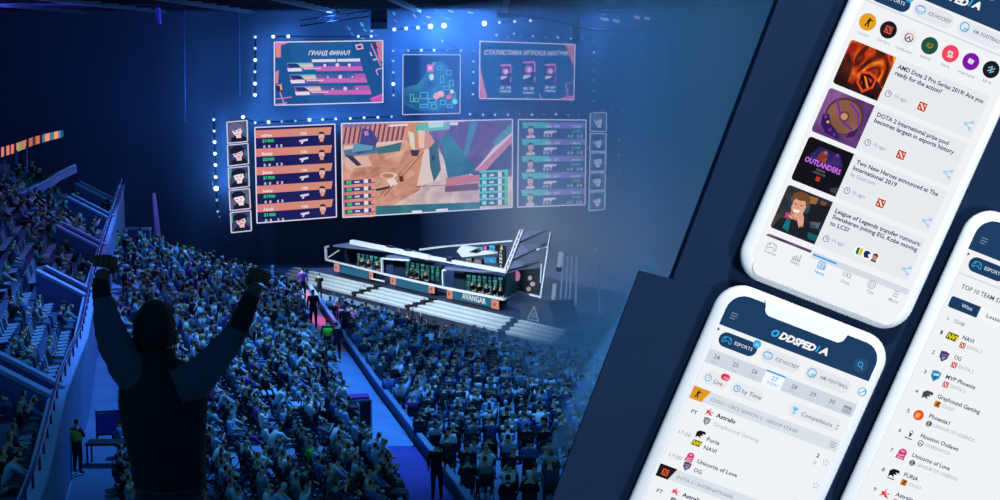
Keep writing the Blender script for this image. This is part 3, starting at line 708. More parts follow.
mb = MB(); mb.box((78, 110, 20), (1.0, 90, 50), mat('blue_side_wall', (62, 92, 128), 0.9, 0.2, 0.2)); struct(mb, 'wall_right')
# the stand under the cheering fan and under the boards (below the frame)
con_m = mat('stand_concrete', (70, 76, 92), 0.85, 0.15, 1.5)
mb = MB(); mb.box((-1.3, 6.4, 20.9), (5.2, 1.9, 0.5), con_m); mb.box((3.0, 12.7, 19.3), (9.0, 1.4, 0.6), con_m); mb.box((-1.0, 5.8, 11), (5.2, 0.6, 19.3), con_m); mb.box((3.0, 12.9, 10.5), (8.0, 0.5, 17), con_m)
struct(mb, 'floor_upper_stand')

# ------------------------------------------------------------------ left stand: wall line, tiers, parapets
WALL = [(30, -9.9), (35, -10.9), (43, -12.8), (52, -14.6), (65, -17.7), (100, -25.5), (112, -28.2)]
def wall_x(Y):
    for (a, b), (c, d) in zip(WALL, WALL[1:]):
        if Y <= c: return b + (d - b) * (Y - a) / (c - a)
    return WALL[-1][1]
TOPZ = 14.0
par_m = mat('violet_blue_parapet', (92, 96, 170), 0.7, 0.12, 0.6)
cop_m = mat('pale_coping', (150, 156, 205), 0.6, 0.08, 1.0)
fas_m = mat('pale_blue_wall', (92, 114, 164), 0.75, 0.14, 0.35)
RP = 0.84
def row_x(Y, k): return wall_x(Y) - 1.12 - RP * k
def row_z(k): return 12.95 + 0.44 * k
NROW = 9
mb = MB(); tier_m = mat('stand_steps', (66, 72, 104), 0.85, 0.2, 0.8)
Ys = [30 + 2.5 * i for i in range(29)]
for a, b in zip(Ys, Ys[1:]):
    for k in range(NROW):
        z = row_z(k)
        f0 = 0.15 if k == 0 else 0.5 + RP * k
        p = [Vector((wall_x(a) - f0, a, z)), Vector((wall_x(b) - f0, b, z)), Vector((wall_x(b) - 0.5 - RP * (k + 1), b, z)), Vector((wall_x(a) - 0.5 - RP * (k + 1), a, z))]
        mb.poly(p, tier_m)
        q = [p[3], p[2], p[2] + Vector((0, 0, 0.44)), p[3] + Vector((0, 0, 0.44))]
        mb.poly(q, tier_m)
    zt = row_z(NROW)
    mb.poly([Vector((wall_x(a) - 0.5 - RP * NROW, a, zt)), Vector((wall_x(b) - 0.5 - RP * NROW, b, zt)), Vector((-63, b, zt)), Vector((-63, a, zt))], tier_m)
yb = Ys[-1]
pr = [Vector((wall_x(yb) - 0.15, yb, LOW)), Vector((wall_x(yb) - 0.15, yb, row_z(0)))]
for k in range(1, NROW + 1):
    x = wall_x(yb) - 0.5 - RP * k; pr += [Vector((x, yb, row_z(k - 1))), Vector((x, yb, row_z(k)))]
pr += [Vector((-63, yb, row_z(NROW))), Vector((-63, yb, LOW))]
mb.poly(pr, tier_m)
struct(mb, 'floor_left_stand')
mb = MB()
for (a, xa), (b, xb) in zip(WALL, WALL[1:]):
    mb = MB(); mb.prism([(xa, a, LOW), (xb, b, LOW), (xb, b, TOPZ - 0.12), (xa, a, TOPZ - 0.12)], (-0.3, 0, 0), fas_m)
    struct(mb, 'wall_left_stand')
mb = MB()
for (a, xa), (b, xb) in zip(WALL, WALL[1:]):
    mb.prism([(xa + 0.08, a, TOPZ - 0.12), (xb + 0.08, b, TOPZ - 0.12), (xb + 0.08, b, TOPZ), (xa + 0.08, a, TOPZ)], (-0.5, 0, 0), cop_m)
struct(mb, 'trim_1')
# railing on the coping
rail_m = mat('dark_violet_rail', (70, 48, 110), 0.4, metal=0.4)
rt = thing('guard_railing', 'slim railing with short posts along the coping of the left stand wall', 'railing', (wall_x(60), 60, TOPZ))
r = MB(); r.tube([(x - 0.15, y, TOPZ + 0.42) for y, x in WALL], 0.05, rail_m, 6); r.build('handrail', rt)
r = MB(); Y = 32.0
while Y < 110:
    r.tube([(wall_x(Y) - 0.15, Y, TOPZ - 0.02), (wall_x(Y) - 0.15, Y, TOPZ + 0.42)], 0.035, rail_m, 5); Y += 1.5
pp = r.build('posts', rt); pp['kind'] = 'stuff'
# crosswise parapets dividing the stand
for i, (Y, n, what) in enumerate(((42.6, 3.0, 'violet stepped parapet across the left stand, nearest the fan'), (60.5, 2.4, 'violet parapet across the left stand, level with the raised left fist'),
        (75.5, 2.6, 'violet parapet across the left stand above the raised left fist'), (89, 3.0, 'violet parapet across the far end of the left stand'), (98, 3.0, 'short violet parapet box at the far corner of the left stand'))):
    th = thing('stand_parapet', what, 'parapet wall', (wall_x(Y) - 1.2, Y, row_z(0)), 'crosswise parapets of the left stand')
    x0 = wall_x(Y) - 0.3; L = RP * n
    z0, z1 = row_z(0), row_z(0) + 0.44 * (n)
    lowp, top = Vector((x0, Y, z0)), Vector((x0 - L, Y, z1))
    b = MB(); b.prism([lowp, top + Vector((0, 0, -0.4)), top + Vector((0, 0, 1.0)), lowp + Vector((0, 0, 1.0))], (0, 0.28, 0), par_m)
    b.prism([lowp + Vector((0, 1.2, 0)), top + Vector((0, 1.2, -0.4)), top + Vector((0, 1.2, 1.0)), lowp + Vector((0, 1.2, 1.0))], (0, 0.2, 0), par_m)
    b.build('panel', th)
    b = MB(); b.bar(lowp + Vector((0, 0.14, 1.06)), top + Vector((0, 0.14, 1.06)), 0.36, 0.12, cop_m); b.bar(lowp + Vector((0, 1.3, 1.06)), top + Vector((0, 1.3, 1.06)), 0.28, 0.12, cop_m); b.build('coping', th)
# rail at the back of the stand, ribbon display on the balcony front, poles
br = thing('guard_railing', 'violet railing along the top of the left stand under the ribbon display', 'railing', at(30, 195, 92))
pts = [at(-6, 207, 82), at(26, 192, 88), at(50, 180, 95), at(58, 174, 99), at(75, 166, 104)]
b = MB()
for p, q in zip(pts, pts[1:]): b.prism([p, q, q + Vector((0, 0, -0.45)), p + Vector((0, 0, -0.45))], (0.1, 0.1, 0), mat('violet_rail_panel', (120, 112, 214), 0.6))  # plain violet surface colour
b.build('panel', br)
b = MB(); b.tube([p + Vector((0, 0, 0.06)) for p in pts], 0.09, cop_m, 6)
for p in pts: b.tube([p, Vector((p.x, p.y, row_z(4)))], 0.06, rail_m, 5)
b.build('handrail', br)
rb = thing('ribbon_display', 'curved strip of orange and teal lit pictures on the balcony front', 'display', at(30, 160, 118))
N = 12
top = [(-14, 154.5), (0, 147.5), (16, 143), (34, 136.5), (48, 133), (62, 130)]
def ribbon(px, lowr):
    for (a, b), (c, d) in zip(top, top[1:]):
        if px <= c: 
            y = b + (d - b) * (px - a) / (c - a); break
    hgt = 10.5 - 3.0 * max(0, px) / 62
    return at(px, y + (hgt if lowr else 0), 112 + 8 * px / 62)
b = MB()
for i in range(19):
    a, c = -14 + 4 * i, -14 + 4 * i + 4.0
    b.prism([ribbon(a, 0), ribbon(c, 0), ribbon(c, 1), ribbon(a, 1)], (0, 0.4, 0), mat('dark_steel', (24, 30, 44)))
b.build('cabinet', rb)
cells = [(-12, -9, (230, 120, 105)), (-8, -5, (235, 130, 112)), (-3, -0.5, (232, 120, 110)), (1.5, 4.2, (238, 130, 112)), (6.5, 9.8, (236, 124, 104)), (11, 14.2, (232, 120, 108)), (16.5, 19.5, (200, 150, 96)), (19.5, 22, (120, 160, 150)), (22, 26.5, (206, 124, 78)),
         (29, 33, (196, 98, 74)), (33, 35.6, (70, 52, 66)), (35.6, 40, (210, 112, 74)), (42.5, 45, (60, 130, 160)), (45, 50, (244, 148, 116)), (50, 54, (56, 126, 156)), (54, 58.6, (250, 156, 122)), (58.6, 61.4, (66, 140, 160))]
b = MB()
for a, c, rgb in cells:
    o = Vector((0, -0.05, 0))
    u = [ribbon(a, 0), ribbon(c, 0), ribbon(c, 1), ribbon(a, 1)]; ce = sum(u, Vector()) / 4
    b.poly([ce + (p - ce) * 0.93 + o for p in u], glow(rgb))
b.build('picture', rb)
for i, (px, y0, y1, w) in enumerate(((4, 160, 192, 2.0), (16.5, 150, 184, 1.0), (26.5, 146, 180, 0.8))):
    b = MB(); b.tube([at(px, y0, 105), at(px, y1, 105), Vector((at(px, y1, 105).x, 105, LOW))], 0.05 * w + 0.03, mat('blue_pole', (90, 100, 190), 0.5), 6)
    b.build('pole', None, '%s slim blue pole from the left under the ribbon display' % ORD[i].capitalize(), 'pole', 'poles under the ribbon display')

# ------------------------------------------------------------------ walkway through the floor seating
AL = [(303, 288), (308, 327), (320, 335), (336, 361), (350, 401), (377, 446), (404, 500), (414, 520)]
AR = [(306, 289), (333, 330), (343, 345), (375, 392), (390, 412), (440, 480), (455, 500), (468, 520)]
def lerp_edge(E, y):
    for (a, b), (c, d) in zip(E, E[1:]):
        if y <= d: return a + (c - a) * (y - b) / (d - b)
    return E[-1][0]
def carpet(name, y0, y1, m, fx0=0.0, fx1=1.0, n=14, h=0.05):
    b = MB(); L, Rr = [], []
    for i in range(n + 1):
        y = y0 + (y1 - y0) * i / n
        xl, xr = lerp_edge(AL, y), lerp_edge(AR, y)
        L.append(hit(xl + (xr - xl) * fx0, y, h)); Rr.append(hit(xl + (xr - xl) * fx1, y, h))
    for i in range(n): b.prism([L[i], Rr[i], Rr[i + 1], L[i + 1]], (0, 0, -0.08), m)
    struct(b, name)
carpet('floor_walkway_red', 291, 352, mat('red_lit_coral', (214, 96, 112), 0.9, 0.12, 0.8), 0.25, 0.97)  # red light on the pink floor is put into this colour
carpet('floor_walkway_grey', 352, 446, mat('grey_blue_carpet', (112, 140, 182), 0.9, 0.12, 0.6))
carpet('floor_walkway_violet', 446, 520, mat('violet_carpet', (84, 66, 150), 0.9, 0.15, 0.6))
bt = thing('crowd_barrier', 'long low barrier with a pale top edge between walkway and front seats', 'barrier', hit(390, 412))
ba, bc = MB(), MB(); prev = None
for i in range(22):
    y = 292 + (520 - 292) * i / 21
    p = hit(lerp_edge(AR, y) + 1, y)
    if prev is not None:
        ba.prism([prev, p, p + Vector((0, 0, 0.45)), prev + Vector((0, 0, 0.45))], (0.12, 0.05, 0), mat('blue_barrier', (56, 74, 110), 0.7))
        bc.bar(prev + Vector((0.06, 0, 0.5)), p + Vector((0.06, 0, 0.5)), 0.2, 0.1, mat('pale_barrier_top', (112, 136, 172), 0.6))
    prev = p
ba.build('panel', bt); bc.build('top_rail', bt)
# cases and tables by the walkway
def case(label, px, py, w, d, h, m, topm=None, tilt=0.0):
    p = hit(px, py); th = thing('equipment_case', label, 'case', p, 'black equipment cases by the walkway')
    ro = Matrix.Rotation(tilt, 3, 'Z')
    b = MB(); b.box(p + Vector((0, 0, h / 2)), (w, d, h), m, ro); b.build('body', th)
    ed = mat('steel_edge', (120, 136, 168), 0.4, metal=0.5)
    b = MB()
    for sx in (-1, 1):
        for sy in (-1, 1):
            b.box(p + ro @ Vector((sx * w / 2, sy * d / 2, 0)) + Vector((0, 0, h / 2)), (0.06, 0.06, h + 0.02), ed, ro)
    for z in (0.02, h):
        for sx in (-1, 1): b.box(p + ro @ Vector((sx * w / 2, 0, 0)) + Vector((0, 0, z)), (0.06, d, 0.06), ed, ro)
        for sy in (-1, 1): b.box(p + ro @ Vector((0, sy * d / 2, 0)) + Vector((0, 0, z)), (w, 0.06, 0.06), ed, ro)
    b.build('edge_trim', th)
    if topm:
        b = MB(); b.box(p + Vector((0, 0, h + 0.06)), (w * 0.9, d * 0.9, 0.1), topm, ro); b.build('cover', th, label='magenta cover on top')
blk = mat('black_case', (22, 24, 34), 0.6)
case('tall black case with a magenta cover beside the walkway', 360, 425, 0.75, 0.7, 1.0, blk, mat('magenta_cover', (150, 40, 140), 0.8), 0.2)
case('wide low black case left of the case with the magenta cover', 346, 424, 0.9, 0.6, 0.7, blk, None, 0.2)
case('black case between the spectators, furthest from the walkway', 330, 421, 0.7, 0.6, 0.75, blk, None, 0.2)
pale_m = mat('pale_plastic', (150, 180, 214), 0.6)
def table(label, px, py, w, d, h, m, group=None, tilt=0.0, slats=False):
    p = hit(px, py); th = thing('folding_table', label, 'table', p, group)
    ro = Matrix.Rotation(tilt, 3, 'Z')
    b = MB()
    if slats:
        for i in range(7): b.box(p + ro @ Vector((-w / 2 + w * (i + 0.5) / 7, 0, h)), (w / 7 * 0.6, d, 0.05), m, ro)
    else: b.box(p + Vector((0, 0, h)), (w, d, 0.06), m, ro)
    b.build('table_top', th)
    for sx in (-1, 1):
        for sy in (-1, 1):
            b = MB(); q = p + ro @ Vector((sx * (w / 2 - 0.1), sy * (d / 2 - 0.08), 0)); b.tube([q, q + Vector((0, 0, h))], 0.03, blk, 6); b.build('leg', th)
table('pale slatted table among the centre spectators', 258, 412, 1.5, 1.0, 0.72, pale_m, None, 0.25, True)
table('pale table in front of the black cases', 303, 424, 1.5, 0.7, 0.7, pale_m, None, 0.1)

# side barrier, table and steps in the left aisle, by the near steward
aisle_z = 11.0
p = at_z(100, 445, aisle_z)
th = thing('banner_barrier', 'barrier with a violet and red banner in the left aisle behind the fan', 'barrier', p)
b = MB(); b.prism([p + Vector((-0.1, 0, 0.35)), p + Vector((1.3, 0.15, 0.45)), p + Vector((1.3, 0.15, 1.15)), p + Vector((-0.1, 0, 1.05))], (0, 0.06, 0), mat('violet_banner', (96, 62, 160), 0.7))
b.prism([p + Vector((0.8, 0.05, 0.4)), p + Vector((1.3, 0.12, 0.46)), p + Vector((1.3, 0.12, 1.0))], (0, 0.01, 0), mat('red_banner', (150, 44, 96), 0.7)); b.build('banner', th)
b = MB()
for x in (-0.1, 1.3): b.tube([p + Vector((x, 0.05, 0)), p + Vector((x, 0.05, 1.15))], 0.035, blk, 6)
b.tube([p + Vector((-0.1, 0.05, 1.1)), p + Vector((1.3, 0.15, 1.18))], 0.035, blk, 6); b.tube([p + Vector((-0.1, 0.05, 0.32)), p + Vector((1.3, 0.15, 0.4))], 0.03, blk, 6); b.build('frame', th)
p = at_z(112, 465, aisle_z)
th = thing('folding_table', 'dark table in the left aisle in front of the violet banner', 'table', p)
b = MB(); b.box(p + Vector((0, 0, 0.74)), (1.5, 0.6, 0.06), blk); b.build('table_top', th)
for sx in (-0.7, 0.7):
    for sy in (-0.25, 0.25):
        b = MB(); b.tube([p + Vector((sx, sy, 0)), p + Vector((sx, sy, 0.74))], 0.03, blk, 6); b.build('leg', th)
b = MB(); a_m = mat('blue_grey_aisle', (74, 92, 124), 0.85, 0.2, 0.5)
pts_l = [(wall_x(Y) + 0.02, Y) for Y in (34, 40, 46, 52, 58, 64)]
for (xa, ya), (xb, yb_) in zip(pts_l, pts_l[1:]):
    b.prism([(xa, ya, 11.03), (xa + 4.4, ya, 11.03), (xb + 4.4, yb_, 11.03), (xb, yb_, 11.03)], (0, 0, -0.1), a_m)
struct(b, 'floor_left_aisle')
b = MB()
for i in range(3): b.box((wall_x(66) + 1.6 + 0.2 * i, 64.6 + 0.5 * i, 11 + 0.12 + 0.22 * i), (2.4, 0.5, 0.24), a_m)
b.build('aisle_steps', None, 'low pale blue steps at the far end of the left aisle', 'steps', origin=(wall_x(66) + 1.6, 64.6, 11))
p = at_z(138, 247, 11)
b = MB(); b.box(p + Vector((0, 0, 0.6)), (1.7, 0.5, 1.2), par_m); b.box(p + Vector((0, -0.05, 1.22)), (1.8, 0.7, 0.14), cop_m)
b.build('end_barrier', None, 'violet barrier box at the far end of the crowd below the dark wall', 'barrier')
fl = at_z(154, 243, 11)
th = thing('banner_flag', 'narrow violet flag on a pole at the far end of the crowd', 'flag', fl)
b = MB(); b.tube([fl, fl + Vector((0, 0, 3.4))], 0.05, rail_m, 6); b.build('pole', th)
b = MB(); b.prism([fl + Vector((0.05, 0, 0.6)), fl + Vector((0.5, 0, 0.3)), fl + Vector((0.2, 0, 3.4)), fl + Vector((0.05, 0, 3.4))], (0, 0.03, 0), mat('violet_flag', (126, 104, 210), 0.7)); b.build('cloth', th)
# ================================================================== SCREENS
SY = 150.0
class Board2:
    """a flat display: photo pixels mapped on the plane y = SY, marks in thin layers in front of it"""
    def __init__(self, root, Y=SY): self.r = root; self.Y = Y
    def p(self, px, py, lay=0): return at(px, py, self.Y) + Vector((0, -0.02 * lay - 0.03, 0))
    def poly(self, name, pts, m, lay=1, parent=None):
        b = MB(); b.poly([self.p(x, y, lay) for x, y in pts], m if not isinstance(m, tuple) else glow(m)); return b.build(name, parent or self.r)
    def many(self, name, items, lay=2, parent=None):
        b = MB()
        for i, (pts, m) in enumerate(items): b.poly([self.p(x, y, lay + 0.02 * i) for x, y in pts], m if not isinstance(m, tuple) else glow(m))
        return b.build(name, parent or self.r)
    def text(self, name, s, x, y, cap, rgb, w, slope=0.0, lay=4, parent=None, bold=0.03, shear=0.0):
        vs, fs, wd = text_shape(s, bold, shear)
        b = MB(); b.add([self.p(x + a * w / wd, y + a * w / wd * slope - c * cap / 0.7, lay) for a, c in vs], fs, glow(rgb)); return b.build(name, parent or self.r)

truss_m = mat('truss_black', (26, 32, 46), 0.6, metal=0.3)
def screen(label, q, rgb, frame=(216, 214, 236), wd=1.0, Y=SY, group=None, name='hanging_video_screen'):
    """q: corner pixels TL, TR, BR, BL"""
    c = [at(x, y, Y) for x, y in q]
    root = thing(name, label, 'screen', (c[2] + c[3]) / 2, group)
    b = MB(); b.prism([p + Vector((0, 0.02, 0)) for p in c], (0, 0.5, 0), truss_m); b.build('cabinet', root)
    s = Board2(root, Y)
    pic = s.poly('picture', q, rgb, 0)
    b = MB(); o = Vector((0, -0.1, 0))
    for i in range(4): b.bar(c[i] + o, c[(i + 1) % 4] + o, wd * Y / F, 0.16, glow(frame), Vector((0, 1, 0)))
    b.build('lit_frame', root)
    return root, s, pic

def bil(q, u, v):
    x = (q[0][0] * (1 - u) + q[1][0] * u) * (1 - v) + (q[3][0] * (1 - u) + q[2][0] * u) * v
    y = (q[0][1] * (1 - u) + q[1][1] * u) * (1 - v) + (q[3][1] * (1 - u) + q[2][1] * u) * v
    return x, y
def cell(q, u0, v0, u1, v1, sk=0.0):
    return [bil(q, u0, v0), bil(q, u1, v0), bil(q, u1 - sk, v1), bil(q, u0 - sk, v1)]

# ---- main game picture
q = [(341.5, 123.5), (512.5, 119.3), (512.3, 207.2), (343, 217.3)]
root, s, pic = screen('largest screen, showing a shooter game view of an orange village square', q, (206, 146, 124))
sand = glow_picture('sand_pixels', [(0.28, (158, 104, 92)), (0.42, (186, 130, 114)), (0.56, (204, 150, 132)), (0.74, (224, 182, 166))], 0.5, 7, 1.5)
plum = glow_picture('plum_pixels', [(0.28, (70, 58, 106)), (0.5, (104, 76, 124)), (0.74, (138, 104, 146))], 0.5, 7, 1.5)
tealp = glow_picture('teal_pixels', [(0.3, (40, 92, 116)), (0.6, (58, 120, 132)), (0.8, (84, 142, 150))], 0.4, 4, 0.8)
crm = glow_picture('cream_pixels', [(0.28, (176, 150, 152)), (0.5, (206, 182, 178)), (0.74, (228, 210, 204))], 0.6, 7, 1.0)
s.many('picture_ground', [([(341.5, 140), (420, 138), (420, 196), (372, 217), (343, 217.3)], sand), ([(420, 190), (424, 150), (512, 170), (512.3, 207.2), (375, 215.4)], crm),
    ([(376, 206), (480, 202), (480, 209), (376, 215.3)], tealp), ([(424, 125), (470, 121), (512.5, 119.3), (512.4, 176), (455, 184), (440, 150)], plum)], 1)
items = [([(341.5, 123.5), (408, 122), (402, 140), (344, 146)], (196, 138, 140))]
for i in range(13):
    x = 346 + i * 4.8; items.append(([(x, 123.6), (x + 1.8, 123.5), (x + 0.2 - 1.5, 143.5 - i * 0.25), (x - 3.4, 144 - i * 0.25)], (112, 66, 92)))
items += [([(344, 146), (403, 140), (402, 144), (344, 150)], (222, 190, 186)), ([(376, 148), (402, 142), (400, 151), (378, 154)], (62, 112, 128)), ([(344, 150), (376, 145), (377, 153), (345, 157)], (84, 116, 150)),
    ([(345, 157), (368, 156), (372, 166), (346, 169)], (214, 176, 166)), ([(345, 155), (353, 156), (362, 165), (357, 166)], (60, 56, 90)),
    ([(362, 128), (372, 130), (378, 140), (374, 150), (358, 154), (352, 150), (360, 142)], (66, 74, 140)), ([(364, 131), (368, 131), (369, 135), (365, 136)], (196, 120, 196)), ([(354, 143), (374, 146), (372, 150), (352, 152)], (96, 150, 176))]
s.many('picture_building', items, 2)
items = [([(408, 122), (426, 121.5), (424, 150), (417, 186), (410, 150)], (204, 140, 116)), ([(408, 131), (414, 133), (415, 150), (411, 148)], (206, 212, 196)), ([(415, 124), (450, 122), (450, 129), (416, 133)], (104, 176, 160)), ([(428, 122), (444, 121.5), (443, 127), (429, 128)], (182, 210, 196)),
    ([(418, 130), (425, 131), (424, 148), (419, 148)], (226, 190, 170)), ([(424, 150), (436, 146), (441, 180), (417, 186)], (218, 196, 188)), ([(429, 148), (437, 140), (441, 170), (434, 182), (430, 166)], (52, 98, 106)), ([(432, 156), (435, 155), (435, 160), (432, 161)], (40, 44, 60)),
    ([(440, 139), (448, 132), (456, 142), (478, 172), (448, 178)], tealp), ([(410, 150), (420, 150), (418, 156), (412, 156)], (60, 62, 90))]
s.many('picture_square', items, 2)
items = [([(441, 142), (447, 143), (460, 162), (474, 176), (448, 178)], (214, 180, 184))]
for i in range(7): items.append(([(444 + i * 3.6, 148 + i * 3.4), (445.4 + i * 3.6, 149 + i * 3.4), (449.2 + i * 3.4, 177.6), (447.8 + i * 3.4, 177.8)], (122, 74, 100)))
items += [([(446, 178), (476, 175), (498, 170), (498, 178), (446, 186)], (204, 118, 122)), ([(470, 122), (478, 122), (468, 154), (463, 156)], (82, 132, 160)), ([(474, 170), (512.4, 132), (512.4, 142), (484, 172)], (206, 126, 146)), ([(474, 172), (510, 137), (512, 134), (512, 132), (495, 146)], (228, 206, 214)),
    ([(492, 142), (512, 122), (512.5, 132), (496, 146)], (88, 146, 160)), ([(484, 172), (512.4, 142), (512.4, 168), (500, 172)], (64, 62, 108)), ([(445, 186), (478, 183), (479, 190), (445, 192)], (120, 84, 104))]
s.many('picture_roof', items, 2)
items = [(seg(384, 196, 424, 152, 0.6), (84, 56, 60)), (seg(376, 200, 412, 160, 0.5), (110, 70, 66)), (seg(417, 186.5, 446, 185, 0.5), (60, 50, 60)), (circ(389, 175.5, 8.4, 18, 3.4), (226, 190, 170)), (circ(388, 175.6, 6, 18, 2.4), (176, 122, 104)), ([(386, 180), (394, 178), (398, 184), (391, 186)], (226, 208, 206)), ([(399, 176), (403, 176), (404, 181), (400, 182)], (104, 48, 48)), (seg(376, 190, 390, 187, 2.2), (58, 44, 62))]
s.many('picture_path', items, 3)
for side in (0, 1):
    for i in range(5):
        if side == 0: a = [(344 + 0.3 * i, 180.5 + 7.3 * i), (375, 178.5 + 7.3 * i), (375, 182.6 + 7.3 * i), (344 + 0.3 * i, 184.8 + 7.3 * i)]; bg, hi = (58, 66, 118), (222, 130, 130)
        else: a = [(479.5, 172.8 + 6.9 * i), (508, 171.4 + 6.9 * i), (508, 177.2 + 6.9 * i), (480, 178.6 + 6.9 * i)]; bg, hi = (46, 84, 128), (96, 206, 190)
        row = s.poly('player_bar', a, bg, 4)
        it = [(cell(a, 0.0, -0.35, 1.0, 0.0), hi), (cell(a, 0.08, 0.15, 0.24, 0.8), (70, 190, 110) if side == 0 else (150, 226, 216)), (cell(a, 0.34, 0.3, 0.5, 0.7), (206, 210, 226)), (cell(a, 0.64, 0.0, 0.78, 0.9), (220, 220, 232)), (cell(a, 0.88, 0.0, 1.0, 0.8), (226, 150, 140) if side == 0 else (96, 196, 132))]
        s.many('bar_marks', it, 5, row)
s.many('score_strip', [([(389, 124.6), (408, 123.6), (408, 125.6), (389, 126.6)], (226, 214, 222)), ([(450, 122.6), (458, 122.4), (458, 125), (450, 125.2)], (224, 220, 232)), ([(344, 125), (372, 124.2), (372, 126.4), (344, 127.2)], (120, 110, 160)), ([(412, 210.6), (422, 210), (422, 212.4), (412, 213)], (220, 220, 230)), ([(436, 209), (448, 208.2), (448, 210.6), (436, 211.6)], (220, 220, 230))], 5)

# ---- player statistics panels
def stats(label, q, left):
    root, s, pic = screen(label, q, (30, 32, 92) if left else (34, 58, 108))
    names = ['adren', 'Bubzkji', 'Jame', 'buster', 'AdreN'] if left else ['SANJI', 'qikert', 'Jame', 'hooch', 'fitch']
    money = ['1400', '2000', '1900', '1900', '1400']
    for i in range(5):
        v = 0.03 + 0.194 * i
        if left:
            row = s.poly('player_row', cell(q, 0.01, v, 0.96, v + 0.082, 0.02), (214, 132, 126), 2)
            s.poly('row_shade', cell(q, 0.45, v, 0.96, v + 0.082, 0.02), (208, 140, 122), 2.5, row)
            nx, ny = bil(q, 0.08, v + 0.07); s.text('name_text', names[i], nx, ny, 3.0, (240, 220, 226), 10.5, -0.025, 4, row)
            nx, ny = bil(q, 0.57, v + 0.07); s.text('count_text', '100', nx, ny, 2.8, (240, 214, 220), 6.2, -0.025, 4, row)
            nx, ny = bil(q, 0.09, v + 0.128); s.text('money_text', '$' + money[i], nx, ny, 3.0, (58, 206, 120), 11.5, -0.025, 4, row)
            for u, tx in ((0.10, '0'), (0.16, '0'), (0.26, 'K'), (0.31, '3')):
                nx, ny = bil(q, u, v + 0.188); s.text('count_text', tx, nx, ny, 2.6, (214, 214, 236), 2.2, -0.025, 4, row)
            px, py = bil(q, 0.83, v + 0.1)
            gx, gy = bil(q, 0.55, v + 0.125)
        else:
            row = s.poly('player_row', cell(q, 0.05, v, 0.45, v + 0.07, -0.02), (70, 178, 176), 2)
            s.poly('row_shade', cell(q, 0.38, v, 0.985, v + 0.07), (116, 112, 184), 1.8, row)
            for u, tx, w_ in ((0.40, '100', 6), (0.53, '0/1', 5.5), (0.79, names[i], 9)):
                nx, ny = bil(q, u, v + 0.06); s.text('name_text', tx, nx, ny, 2.6, (200, 204, 226), w_, -0.01, 4, row)
            nx, ny = bil(q, 0.8, v + 0.118); s.text('money_text', '$' + money[4 - i], nx, ny, 2.8, (60, 190, 128), 8.5, -0.01, 4, row)
            for u, tx in ((0.37, '!'), (0.42, '!'), (0.47, '/'), (0.73, '6'), (0.78, '0'), (0.87, '5'), (0.92, '8')):
                nx, ny = bil(q, u, v + 0.175); s.text('count_text', tx, nx, ny, 2.8, (190, 196, 220), 2.2, -0.01, 4, row)
            px, py = bil(q, 0.185, v + 0.1)
            gx, gy = bil(q, 0.38, v + 0.115)
        gun = [(0, 0), (8.5, -1.6), (8.8, 0.4), (4.4, 1.4), (3.4, 3.6), (1.6, 3.8), (2.2, 1.6), (0, 1.6)] if left else [(0, -1), (4, -1.8), (13, -1.4), (13, -0.2), (9, 0.4), (8, 2.0), (6.4, 2), (5.6, 0.8), (2, 1.6), (0, 1.4)]
        s.poly('weapon_icon', [(gx + a, gy + c) for a, c in gun], (214, 204, 220), 4, row)
        s.many('portrait', [([(px - 4.6, py + 7.4), (px - 3.6, py + 4.4), (px + 3.6, py + 4.2), (px + 4.6, py + 7.0)], (44, 36, 62) if left else (210, 190, 206)), ([(px - 1.4, py + 2), (px + 1.4, py + 2), (px + 1.8, py + 5), (px - 1.8, py + 5)], (206, 150, 140)),
            (circ(px, py - 0.4, 3.0, 12, 4.0), (226, 174, 164) if left else (192, 166, 178)), ([(px - 3.2, py - 1.2), (px - 2.6, py - 4.4), (px, py - 5.2), (px + 2.6, py - 4.4), (px + 3.2, py - 1.2), (px + 2.2, py - 2.8), (px - 2.2, py - 2.8)], (40, 30, 50)), (seg(px - 1.6, py + 1.6, px + 1.6, py + 1.6, 0.7), (150, 96, 96))], 4, row)
    return root
stats('left statistics screen with orange player bars, beside the game view', [(255, 127.5), (335, 124), (336.6, 216.8), (257.2, 223)], True)
stats('right statistics screen with teal and violet player bars, beside the game view', [(518.4, 119.5), (586, 120), (585, 204.5), (517.6, 207)], False)

# ---- webcam portraits
tones = [((84, 88, 120), (236, 206, 214), 'cap'), ((52, 66, 110), (230, 190, 206), 'cap'), ((56, 72, 110), (240, 216, 222), 'hair'), ((96, 92, 120), (240, 220, 226), 'hair'), ((58, 66, 104), (226, 184, 190), 'cap')]
L_ = [[(227.2, 122.2), (247.2, 120.4), (247.8, 141.4), (227.8, 143.2)], [(227.6, 145.2), (248, 143.2), (248.8, 163.6), (228.4, 166)], [(228.4, 168), (248.8, 166), (249.4, 186.2), (229.2, 188.6)], [(229.4, 190.4), (249.6, 188.4), (250.6, 208.2), (230.4, 210.6)], [(230.6, 212.6), (250.8, 210.4), (251.6, 230.4), (231.6, 232.6)]]
R_ = [[(590.4, 112.4), (606.4, 112.6), (606.2, 131.6), (590, 131)], [(590.2, 133.4), (606.2, 133.6), (605.8, 151.4), (589.6, 151)], [(590, 152.8), (605.8, 152.6), (605.4, 170.6), (589.4, 171.4)], [(589.6, 173), (605.4, 172.4), (605, 189.6), (589, 190.6)], [(589.2, 192), (605, 191.2), (604.6, 209.2), (588.8, 210.6)]]
